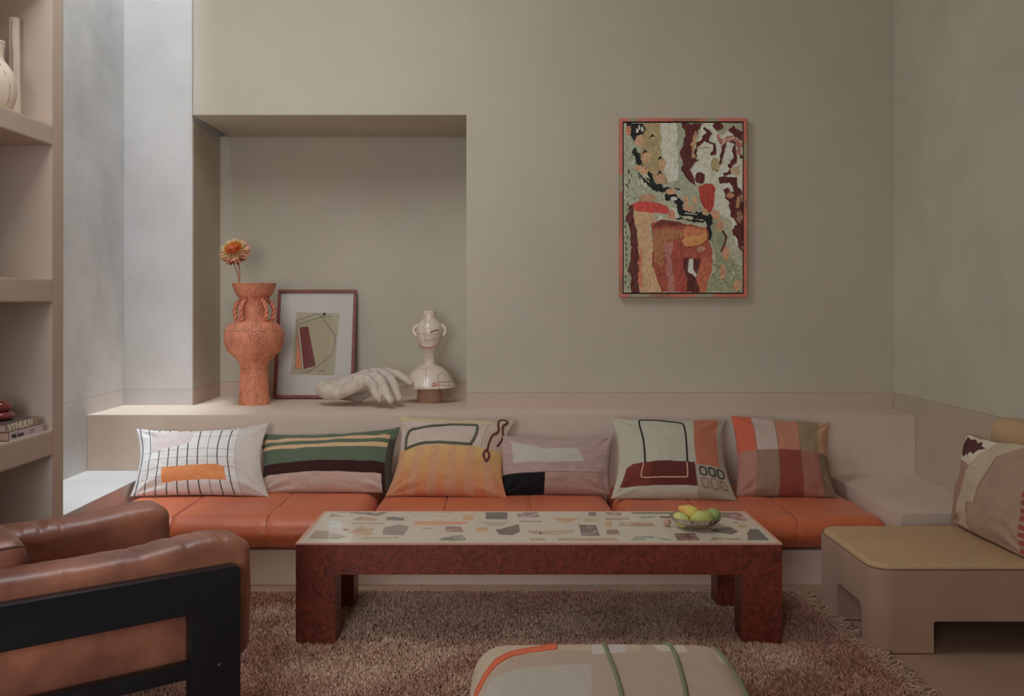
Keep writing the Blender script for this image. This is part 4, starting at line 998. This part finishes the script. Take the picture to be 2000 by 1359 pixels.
for a0 in (0.9, 0.2, -0.6):
    newobj('drawn_line', tube([(math.sin(a0+0.3*math.sin(z*20))*r, -math.cos(a0+0.3*math.sin(z*20))*r, z) for r, z in ((0.0455, 0.012), (0.0628, 0.05), (0.0686, 0.10), (0.0605, 0.15), (0.0405, 0.185))], 0.0012, 5), M_line, tvx)
# books
M_page = mat('book_pages', A(122, 98, 84, 0.34), 0.9, var=0.1, vscale=60)
M_cov1 = mat('red_brown_cover', A(82, 34, 30, 0.34), 0.6); M_cov2 = mat('dark_cover', A(66, 50, 46, 0.34), 0.6)
M_sp1 = mat('lilac_grey_spine', A(134, 122, 124, 0.34), 0.6); M_sp2 = mat('taupe_spine', A(112, 94, 80, 0.34), 0.6)
def text_mesh(s, size, m, parent, loc, rot, name='spine_lettering', sx=1.0, off=0.0):
    cu = bpy.data.curves.new('t', 'FONT'); cu.body = s; cu.size = size; cu.extrude = 0.0003; cu.offset = off; cu.align_y = 'CENTER'
    o = bpy.data.objects.new('t', cu); COL.objects.link(o); me = evaluated(o); bpy.data.objects.remove(o)
    me.transform(Matrix.Diagonal((sx, 1, 1, 1)))
    q = newobj(name, me, m, parent); q.location = loc; q.rotation_euler = rot; return q
def book(name, x1, y0, y1, z0, h, dpt, cover, spine, label, rz=0):
    b = thing(name, label, 'book', (x1, (y0+y1)/2, z0), rz, 'art books on the lower shelf')
    hw = (y1-y0)/2
    boxes('page_block', [(-dpt+0.004, -0.004, -hw+0.003, hw-0.003, 0.003, h-0.003)], M_page, b)
    boxes('cover', [(-dpt, 0, -hw, hw, 0, 0.003), (-dpt, 0, -hw, hw, h-0.003, h), (-0.004, 0, -hw, hw, 0.003, h-0.003)], cover, b)
    boxes('spine', [(0, 0.001, -hw, hw, 0.0, h)], spine, b)
    return b
bk = book('book', -1.782, 3.485, 3.735, 0.70, 0.033, 0.20, M_cov1, M_sp1, 'lower book with a pale lilac spine lettered in black, lying on the lower shelf')
M_ink = mat('black_ink', A(26, 24, 28, 0.34), 0.7)
text_mesh('Philip Guston', 0.021, M_ink, bk, (0.0013, -0.113, 0.0165), (R(90), 0, R(90)), sx=0.78, off=0.0006)
text_mesh('A LIFE SPENT', 0.0001, M_ink, bk, (0.0013, 0.02, 0.0165), (R(90), 0, R(90))) if False else None
for q, (z, l) in enumerate(((0.021, 0.04), (0.013, 0.034))):
    boxes('small_print', [(0.001, 0.0016, 0.018, 0.018+l, z, z+0.003)], mat('grey_ink', A(96, 84, 84, 0.34), 0.8), bk)
bk = book('book', -1.790, 3.475, 3.720, 0.7335, 0.029, 0.20, M_cov2, M_sp2, 'upper book with a taupe spine in big cream capitals, lying on the lilac-spined book', R(1.5))
text_mesh('VYNULN', 0.034, mat('cream_ink', A(164, 146, 128, 0.34), 0.7), bk, (0.0013, -0.115, 0.014), (R(90), 0, R(90)), sx=1.42, off=0.0012)
# red glazed object on the books
M_redg = mat('oxblood_glaze', A(92, 30, 26, 0.34), 0.15, coat=0.6, var=0.3, vscale=20)
ro = thing('glazed_sculpture', 'dark red glazed ceramic of two stacked rounded lobes, on top of the books', 'sculpture', (-1.885, 3.60, 0.763))
for (z, rx, rz_) in ((0.018, 0.058, 0.018), (0.052, 0.050, 0.022)):
    pr = [(max(0.0005, rx*math.sin(math.pi*i/20)**0.6), z-rz_*math.cos(math.pi*i/20)) for i in range(21)]
    newobj('lobe', lathe(pr, 40), M_redg, ro)

# ------------------------------------------------------------------ leather armchair (foreground left)
M_blackwood = mat('black_lacquered_wood', A(13, 15, 19, 0.36, 1), 0.33, var=0.2, vscale=12, spec=0.45)
def leather(name, c, c2):
    m = mat(name, c, 0.40, col2=c2, vscale=7, detail=5, bump=0.35, bscale=14, spec=0.7)
    nt = m.node_tree; N = nt.nodes; L = nt.links
    bp0 = [n_ for n_ in N if n_.type == 'BUMP'][0]
    v = N.new('ShaderNodeTexVoronoi'); v.inputs['Scale'].default_value = 260; tc = [n_ for n_ in N if n_.type == 'TEX_COORD'][0]
    L.new(tc.outputs['Object'], v.inputs['Vector']); bp = N.new('ShaderNodeBump'); bp.inputs['Strength'].default_value = 0.12; bp.inputs['Distance'].default_value = 0.001
    L.new(v.outputs['Distance'], bp.inputs['Height']); L.new(bp0.outputs[0], bp.inputs['Normal']); L.new(bp.outputs[0], [n_ for n_ in N if n_.type == 'BSDF_PRINCIPLED'][0].inputs['Normal'])
    return m
M_lea = leather('brown_leather', A(118, 74, 56, 0.42, 1), A(88, 52, 41, 0.42, 1))
M_leaseam = mat('leather_piping', A(52, 26, 20, 0.36), 0.6)
ac = thing('leather_armchair', 'low armchair with brown leather cushions in a black slab-sided wooden frame, foreground left', 'armchair', (-0.708, 2.59, 0), math.atan2(0.61, 0.79))
def slab(outline, y0, y1, m, name, parent, bev=0.004):
    bm = bmesh.new(); lo = [bm.verts.new((x, y0, z)) for x, z in outline]; hi = [bm.verts.new((x, y1, z)) for x, z in outline]; n_ = len(outline)
    bm.faces.new(lo); bm.faces.new(list(reversed(hi)))
    for i in range(n_): bm.faces.new((lo[i], hi[i], hi[(i+1) % n_], lo[(i+1) % n_]))
    bmesh.ops.recalc_face_normals(bm, faces=bm.faces)
    es = [e for e in bm.edges if abs(e.verts[0].co.y-e.verts[1].co.y) < 1e-6]
    bmesh.ops.bevel(bm, geom=es, offset=bev, segments=3, affect='EDGES', profile=0.5)
    o = newobj(name, bm_mesh(bm), m, parent); shade_auto(o, 0.5); return o
def arcpt(cx, cz, r, a0, a1, n=6): return [(cx+r*math.cos(R(a0+(a1-a0)*i/n)), cz+r*math.sin(R(a0+(a1-a0)*i/n))) for i in range(n+1)]
def side_outline():
    o_ = [(-0.95, 0.0), (-0.817, 0.0), (-0.817, 0.393)] + [(-0.133, 0.393), (-0.133, 0.0), (0.0, 0.0)] + arcpt(-0.016, 0.484, 0.016, 0, 90) + arcpt(-0.934, 0.484, 0.016, 90, 180)
    return o_
for y0 in (0.0, 0.72):
    sf = slab(side_outline(), y0, y0+0.045, M_blackwood, 'side_frame', ac)
    slab([(-0.82, 0.226), (-0.13, 0.226), (-0.13, 0.267), (-0.82, 0.267)], y0+0.004, y0+0.038, M_blackwood, 'lower_rail', ac, 0.003)
    b = newobj('bolt', lathe([(0.0001, 0.003), (0.0028, 0.003), (0.003, 0.001), (0.0062, 0.0005), (0.0075, 0.0)], 20), mat('bolt_metal', (0.08, 0.08, 0.09), 0.35, metal=0.8), sf)
    b.rotation_euler = (R(90), 0, 0) if y0 == 0 else (R(-90), 0, 0); b.location = (-0.058, y0-0.0005 if y0 == 0 else y0+0.0455, 0.248)
slab([(-0.93, 0.24), (-0.90, 0.24), (-0.90, 0.42), (-0.93, 0.42)], 0.045, 0.72, M_blackwood, 'back_rail', ac, 0.003)
slab([(-0.12, 0.20), (-0.08, 0.20), (-0.08, 0.26), (-0.12, 0.26)], 0.045, 0.72, M_blackwood, 'front_rail', ac, 0.003)
def wrinkle(o, amp=0.006, sc=9, top=True, seed=0):
    nr_ = [v.normal.copy() for v in o.data.vertices]
    for v, vn in zip(o.data.vertices, nr_):
        p_ = v.co
        n1 = mnoise.noise(Vector((p_.x*sc*1.6+seed, p_.y*sc*0.7, p_.z*sc*0.6)))
        n2 = 1-abs(mnoise.noise(Vector((p_.x*sc*2.6+seed*2, p_.y*sc, p_.z*sc*0.8))))*2
        v.co += vn*(amp*n1+amp*0.5*min(0, n2-0.55))
    return o
def arm(y0, y1, seed, x1=0.0):
    o = cushion('arm_cushion', -0.93, x1, y0, y1, 0.235, 0.548, 0.036, M_lea, ac, n=(240, 30, 70), cz=0.006, cx=0.004, cy=0.004, nz=0.0025, ns=4, seed=seed)
    for v in o.data.vertices:
        x, z = v.co.x, v.co.z
        if z > 0.40: v.co.z += 0.018*math.exp(-((x+0.06)/0.14)**2)-0.006*math.exp(-((x+0.5)/0.25)**2)
    for v in o.data.vertices:
        x, y, z = v.co
        if z > 0.47:      # short creases pulled across the top edge
            c_ = mnoise.noise(Vector((x*34+seed, y*7, z*5)))
            v.co.z -= 0.0035*max(0, c_-0.12)*math.exp(-((z-0.545)/0.05)**2)*2
        d_ = abs(math.sin((z-0.20)*9+x*3.2+seed)); v.co.y += (-1 if y < (y0+y1)/2 else 1)*0.003*(1-d_)**3
    wrinkle(o, 0.0022, 9, seed=seed); return o
arm(0.047, 0.20, 1, 0.055); arm(0.565, 0.718, 2, 0.008)
wrinkle(cushion('seat_pad', -0.78, 0.01, 0.20, 0.565, 0.22, 0.37, 0.05, M_lea, ac, n=(60, 40, 12), cz=0.02, nz=0.005, ns=5, seed=3), 0.005, 8, seed=3)
bkc = cushion('back_cushion', -0.80, -0.475, 0.188, 0.575, 0.33, 0.60, 0.045, M_lea, ac, n=(40, 50, 34), cz=0.012, cy=0.006, cx=0.015, nz=0.004, ns=5, seed=4)
for v in bkc.data.vertices: v.co.z += 0.05*(v.co.x+0.475)*0.6 + 0
wrinkle(bkc, 0.004, 8, seed=5)
newobj('piping', tube(smooth_profile([(-0.80, 0.194, 0.572), (-0.6, 0.190, 0.583), (-0.50, 0.190, 0.588), (-0.482, 0.192, 0.570), (-0.478, 0.192, 0.50), (-0.480, 0.192, 0.40)], 50), 0.003, 6), M_leaseam, ac)

# ------------------------------------------------------------------ low lounge chair (right)
M_linen = mat('tan_upholstery', A(124, 94, 74, 0.38), 0.9, var=0.1, vscale=4, bump=0.15, bscale=300, sheen=0.1, weave=220)
M_seat = mat('olive_tan_seat', A(136, 112, 84, 0.38, 1), 0.8, var=0.08, vscale=4, bump=0.1, bscale=200, weave=220)
lc = thing('lounge_chair', 'low tan upholstered lounge chair with chunky rounded legs, at the right edge', 'chair', (1.64, 3.61, 0))
LX0, LX1, LY0, LY1 = 1.245, 2.045, 3.315, 3.915
def rounded_prism(x0, x1, y0, y1, z0, z1, rc, rt, bev_bottom=False):
    bm = bmesh.new(); add_box(bm, x0, x1, y0, y1, z0, z1)
    ve = [e for e in bm.edges if abs(e.verts[0].co.z-e.verts[1].co.z) > 1e-6]
    bmesh.ops.bevel(bm, geom=ve, offset=rc, segments=10, affect='EDGES', profile=0.5)
    te = [e for e in bm.edges if all(abs(v.co.z-z1) < 1e-6 for v in e.verts)]
    if rt: bmesh.ops.bevel(bm, geom=te, offset=rt, segments=5, affect='EDGES', profile=0.5)
    return bm
ox_, oy_ = lc.location.x, lc.location.y
me = bm_mesh(rounded_prism(LX0-ox_, LX1-ox_, LY0-oy_, LY1-oy_, 0.004, 0.289, 0.075, 0.012))
body = newobj('upholstered_base', me, M_linen, lc)
cuts = []
def cutter(x0, x1, y0, y1, z0, z1, r, axis):
    bm = bmesh.new(); add_box(bm, x0-ox_, x1-ox_, y0-oy_, y1-oy_, z0, z1)
    es = [e for e in bm.edges if all(abs(v.co.z-z1) < 1e-6 for v in e.verts) and abs((e.verts[0].co-e.verts[1].co)[axis]) > 1e-3]
    bmesh.ops.bevel(bm, geom=es, offset=r, segments=6, affect='EDGES', profile=0.5)
    o = newobj('cut', bm_mesh(bm), None, None); o.location = (ox_, oy_, 0); cuts.append(o)
    m_ = body.modifiers.new('b', 'BOOLEAN'); m_.object = o; m_.operation = 'DIFFERENCE'; m_.solver = 'EXACT'
cutter(1.0, 2.3, 3.415, 3.665, -0.1, 0.147, 0.035, 0)
cutter(1.455, 1.84, 3.0, 4.2, -0.1, 0.112, 0.008, 1)
me = evaluated(body); body.modifiers.clear(); body.data = me; me.materials.clear(); me.materials.append(M_linen); shade_auto(body, 0.7)
for c_ in cuts: bpy.data.objects.remove(c_)
sp_ = newobj('seat_panel', bm_mesh(rounded_prism(LX0-ox_+0.006, LX1-ox_-0.006, LY0-oy_+0.006, LY1-oy_-0.006, 0.2835, 0.304, 0.072, 0.018)), M_seat, lc); shade_auto(sp_, 0.7)
# welt cord round the seat
pts = []
for (cx_, cy_, a0) in ((LX1-0.075, LY1-0.075, 0), (LX0+0.075, LY1-0.075, 90), (LX0+0.075, LY0+0.075, 180), (LX1-0.075, LY0+0.075, 270)):
    pts += [(cx_-ox_+0.073*math.cos(R(a0+i*15)), cy_-oy_+0.073*math.sin(R(a0+i*15)), 0.288) for i in range(7)]
newobj('welt_cord', tube(pts, 0.0022, 6, closed=True), mat('welt', A(96, 64, 46, 0.36), 0.9), lc)
bb = cushion('backrest', 1.905-ox_, 2.045-ox_, 3.33-oy_, 3.875-oy_, 0.295, 0.745, 0.06, M_seat, lc, n=(16, 40, 30), nz=0.002)
def paint7(c):
    k = 0.38
    c.img[...] = A(128, 102, 84, k)
    c.img *= (1+0.12*vnoise(c.X*2, c.Y, 3, 4))[..., None]
    c.poly([(-.1, 0.0), (-.1, 0.78), (0.33, 0.72), (0.20, 0.05)], A(124, 92, 74, k))
    c.poly([(-.1, 1.1), (-.1, 0.72), (0.30, 0.70), (0.50, 1.1)], A(112, 92, 60, k))
    c.poly([(0.02, 0.98), (-0.02, 0.72), (0.29, 0.69), (0.36, 0.79), (0.54, 0.985)], A(160, 148, 130, k))
    c.poly([(0.035, 0.965), (0.0, 0.725), (0.05, 0.775), (0.10, 0.745), (0.13, 0.795), (0.19, 0.765), (0.22, 0.825), (0.30, 0.81), (0.33, 0.865), (0.42, 0.90), (0.34, 0.915), (0.30, 0.955), (0.23, 0.93), (0.18, 0.965), (0.12, 0.945)], A(62, 26, 22, k))
    c.poly([(0.52, 1.01), (0.86, 1.01), (0.60, 0.85), (0.52, 0.62), (0.47, 0.33), (0.33, 0.31), (0.36, 0.02), (0.17, 0.05), (0.20, 0.3), (0.27, 0.62), (0.38, 0.84)], A(142, 126, 102, k))
    c.line([(0.62, 0.86), (0.54, 0.62), (0.49, 0.33), (0.35, 0.31), (0.38, 0.02)], 0.006, A(80, 56, 40, k))
    m_ = (c.X > 0.945) & (np.mod(c.Y*14+0.3*vnoise(c.X*4, c.Y*4, 3), 1) > 0.35) & (c.Y < 0.62)
    c.img[m_] = A(120, 52, 36, k)
p, s_ = pillow('throw_pillow', (1.795, 3.935, 0.312), (1.80, 3.36, 0.312), (1.855, 3.36, 0.70), (1.86, 3.93, 0.672), 0.13, paint7,
               'tan patchwork pillow with a maroon scribble on white, leaning on the lounge chair', a=0.04, b=0.05, seed=7, front=(-1, 0, 0), group=None, asym=(1, 1, 0, 1))

# ------------------------------------------------------------------ pouf
PX0, PX1, PY0, PY1, PH = -0.080, 0.540, 1.72, 2.40, 0.362
hx, hy, hz = (PX1-PX0)/2, (PY1-PY0)/2, PH/2
vs, fs = rbox(hx, hy, hz, 0.075, 260, 260, 40)
vs = puff(vs, hx, hy, hz, cz=0.014, cx=0.01, cy=0.01)
wx, wy = vs[:, 0]+(PX0+PX1)/2, vs[:, 1]+(PY0+PY1)/2
def pq(pts): return [onplane(880+x/3.125, 1220+y/3.12, PH+0.006) for x, y in pts]
cv = Canvas(wx, wy, (0, 0, 0)); k = 0.36
cv.img[...] = A(134, 112, 94, k)
cv.poly(pq([(120,60),(1160,60),(1160,200),(660,190),(420,215),(240,300),(140,430),(60,430)]), A(142, 122, 98, k))
cv.poly(pq([(130,520),(190,400),(260,340),(400,305),(560,292),(860,285),(860,1500),(130,1500)]), A(134, 124, 110, k))
cv.poly(pq([(862,60),(1068,60),(1068,205),(960,215),(862,220)]), A(148, 134, 126, k)); cv.poly(pq([(1180,60),(1380,60),(1452,198),(1275,190),(1200,120)]), A(150, 136, 126, k))
cv.poly(pq([(1540,60),(1670,150),(1690,250),(1620,215),(1570,140)]), A(152, 138, 126, k))
rd = A(164, 66, 40, k)
up = vs[:, 2] > -0.02; img = cv.img.copy(); img[~up] = A(140, 118, 96, k)
po = thing('pouf', 'square rounded pouf in cream patchwork with a red line and green cords, foreground centre', 'pouf', ((PX0+PX1)/2, (PY0+PY1)/2, 0.012))
vs2 = vs.copy(); vs2[:, 2] += hz
newobj('pouf_cover', mesh_from(vs2, fs, True, 'pouf', img), M_fab, po)
from mathutils.bvhtree import BVHTree
bvh = BVHTree.FromPolygons([tuple(v) for v in vs2], [tuple(f_) for f_ in fs])
red_in = [(650,186),(560,198),(480,206),(380,226),(290,268),(222,322),(172,382),(140,440),(122,520),(112,640)]
red_out = [(650,128),(556,164),(470,176),(370,196),(268,238),(204,292),(156,344),(134,400),(118,470),(104,600)]
def drape(X, Y):
    h_ = bvh.ray_cast(Vector((X-po.location.x, Y-po.location.y, 1)), Vector((0, 0, -1)))
    return None if h_[0] is None else h_[0]+h_[1]*0.0015
vs_, fs_ = [], []
a_s = dens(red_in, 8) if False else None
def dn(pts, k=10):
    out = []
    for a, b in zip(pts[:-1], pts[1:]):
        for i in range(k): out.append((a[0]+(b[0]-a[0])*i/k, a[1]+(b[1]-a[1])*i/k))
    return out+[pts[-1]]
rows = []
for a, b in zip(dn(red_in), dn(red_out)):
    row_ = []
    for q in (0, 0.33, 0.66, 1):
        X, Y = onplane(880+(a[0]*(1-q)+b[0]*q)/3.125, 1220+(a[1]*(1-q)+b[1]*q)/3.12, PH+0.004)
        row_.append(drape(X, Y))
    if all(p_ is not None for p_ in row_): rows.append(row_)
for row_ in rows: vs_ += row_
for i in range(len(rows)-1):
    for q in range(3): fs_.append((i*4+q, i*4+q+1, (i+1)*4+q+1, (i+1)*4+q))
rp = newobj('red_applique', mesh_from(vs_, fs_, True, 'red'), mat('red_cloth', A(168, 70, 46, 0.34, 1), 0.9), po)
sd = rp.modifiers.new('s', 'SOLIDIFY'); sd.thickness = 0.002; sd.offset = 0
M_cordg = mat('sage_cord', A(92, 94, 68, 0.32), 0.95, bump=0.8, bscale=300)
for pts in ([(925,60),(930,118),(960,220),(1000,330),(1030,434),(1060,560)], [(1230,60),(1280,112),(1340,150),(1380,240),(1410,350),(1430,434),(1445,560)], [(1560,90),(1620,152),(1700,220),(1770,320),(1810,434),(1830,560)]):
    q = []
    for (x, y) in dens(pts, 10):
        X, Y = onplane(880+x/3.125, 1220+y/3.12, PH+0.006)
        h_ = bvh.ray_cast(Vector((X-po.location.x, Y-po.location.y, 1)), Vector((0, 0, -1)))
        if h_[0] is not None and h_[0].z > 0.1: q.append(h_[0]+Vector((0, 0, 0.002)))
    if len(q) > 3: newobj('yarn_cord', tube(q, 0.0052, 7), M_cordg, po)

# ------------------------------------------------------------------ shag rug
RX0, RY0, RY1 = -1.62, 1.35, 3.965
def redge(y): return 1.165+0.06*(RY1-y)/(RY1-2.9)
rug = thing('shag_rug', 'dusty pink and beige shag rug with knotted fringe under the coffee table', 'rug', (0, 3.2, 0))
M_rugb = mat('rug_backing', A(130, 100, 84, 0.40), 1.0, var=0.3, vscale=60)
bm = bmesh.new()
pl = [(RX0, RY0), (redge(RY0), RY0), (redge(RY1), RY1), (RX0, RY1)]
lo = [bm.verts.new((x, y-3.2, 0.0)) for x, y in pl]; hi = [bm.verts.new((x, y-3.2, 0.010)) for x, y in pl]
bm.faces.new(hi); bm.faces.new(list(reversed(lo)))
for i in range(4): bm.faces.new((lo[i], lo[(i+1) % 4], hi[(i+1) % 4], hi[i]))
newobj('rug_base', bm_mesh(bm), M_rugb, rug)
N_ = 330000
u = RNG.random(N_); yy = RY0+0.75+(RY1-RY0-0.75)*RNG.random(N_)**0.9; xx = RX0+(1.165+0.06*(RY1-yy)/(RY1-2.9)-RX0)*u
keep = ~((xx > PX0+0.03) & (xx < PX1-0.03) & (yy < PY1-0.04)); xx, yy = xx[keep], yy[keep]; N_ = len(xx)
hgt = 0.014+0.009*RNG.random(N_)+0.008*fbm(xx, yy, 14, 2, 3)
la = RNG.random(N_)*2*np.pi; ln = 0.005+0.008*RNG.random(N_)
fx = 0.006*fbm(xx, yy, 6, 2, 1)*3; fy = 0.006*fbm(xx, yy, 6, 2, 8)*3
dx, dy = np.cos(la)*ln+fx, np.sin(la)*ln+fy; wa = RNG.random(N_)*2*np.pi; wd = 0.0014+0.0014*RNG.random(N_); wx, wy = np.cos(wa)*wd, np.sin(wa)*wd
z0 = np.full(N_, 0.008)
V_ = np.empty((N_, 5, 3), np.float32)
V_[:, 0] = np.stack([xx-wx, yy-wy, z0], 1); V_[:, 1] = np.stack([xx+wx, yy+wy, z0], 1)
V_[:, 2] = np.stack([xx+dx*0.4+wx*1.2, yy+dy*0.4+wy*1.2, z0+hgt*0.62], 1); V_[:, 3] = np.stack([xx+dx*0.4-wx*1.2, yy+dy*0.4-wy*1.2, z0+hgt*0.62], 1)
V_[:, 4] = np.stack([xx+dx, yy+dy, z0+hgt], 1)
V_[:, :, 1] -= 3.2
me = bpy.data.meshes.new('pile'); me.vertices.add(N_*5); me.vertices.foreach_set('co', V_.ravel())
b5 = (np.arange(N_)*5)[:, None]
loops = np.concatenate([b5+0, b5+1, b5+2, b5+3, b5+3, b5+2, b5+4], 1).ravel()
me.loops.add(len(loops)); me.loops.foreach_set('vertex_index', loops.astype(np.int32))
ls = np.stack([np.arange(N_)*7, np.arange(N_)*7+4], 1).ravel(); me.polygons.add(N_*2); me.polygons.foreach_set('loop_start', ls.astype(np.int32))
me.update(calc_edges=True); me.validate()
c1, c2, c3 = np.array(A(170, 142, 124, 0.42, 1)), np.array(A(144, 110, 97, 0.42, 1)), np.array(A(92, 64, 56, 0.42, 1))
tn = np.clip(0.5+1.4*fbm(xx, yy, 3, 3, 2)+0.5*(RNG.random(N_)-0.5), 0, 1)[:, None]
cc = c1*(1-tn)+c2*tn; dk_ = RNG.random(N_) < 0.10; cc[dk_] = c3; cc = cc*(0.85+0.3*RNG.random(N_))[:, None]
set_cols(me, np.repeat(cc, 5, 0))
o = newobj('pile', me, mat('wool_pile', attr=True, rough=1.0, spec=0.1), rug); o['kind'] = 'stuff'
# fringe tassels: a knot and twisted strands
M_fr_ = [mat('fringe_wool', A(*c, 0.38), 1.0, bump=0.6, bscale=300) for c in ((142, 112, 88), (128, 100, 80), (116, 92, 74))]
var_mesh = []
for s in range(6):
    r0 = random.Random(s); ms = []
    for j in range(3):
        ph = r0.uniform(0, 6); L_ = r0.uniform(0.07, 0.095)
        pts = [(0.0+L_*q, 0.006*math.sin(q*9+ph)+(j-1)*0.004+0.014*(q**2)*r0.uniform(-1, 1), 0.008+0.004*math.cos(q*8+ph)+0.003*j) for q in np.linspace(0, 1, 9)]
        ms.append(tube(pts, 0.0040, 5))
    kn = lathe([(max(0.0002, 0.0085*math.sin(math.pi*i/8)), 0.0085*(1-math.cos(math.pi*i/8))) for i in range(9)], 8); kn.transform(Matrix.Translation((0.016, 0, 0))); ms.append(kn)
    me = join_mesh(ms); me.materials.append(M_fr_[s % 3]); var_mesh.append(me)
y = RY1-0.005; i = 0
while y > 2.72:
    o = bpy.data.objects.new('fringe_tassel', var_mesh[i % 6]); COL.objects.link(o); o.parent = rug
    o.location = (redge(y)-0.006+rr.uniform(-0.004, 0.006), y-3.2, 0.0); o.rotation_euler = (0, 0, rr.uniform(-0.55, 0.45)); sc_ = rr.uniform(0.85, 1.15); o.scale = (sc_, 1.0, 1.0)
    y -= 0.0165; i += 1
bpy.context.view_layer.update()
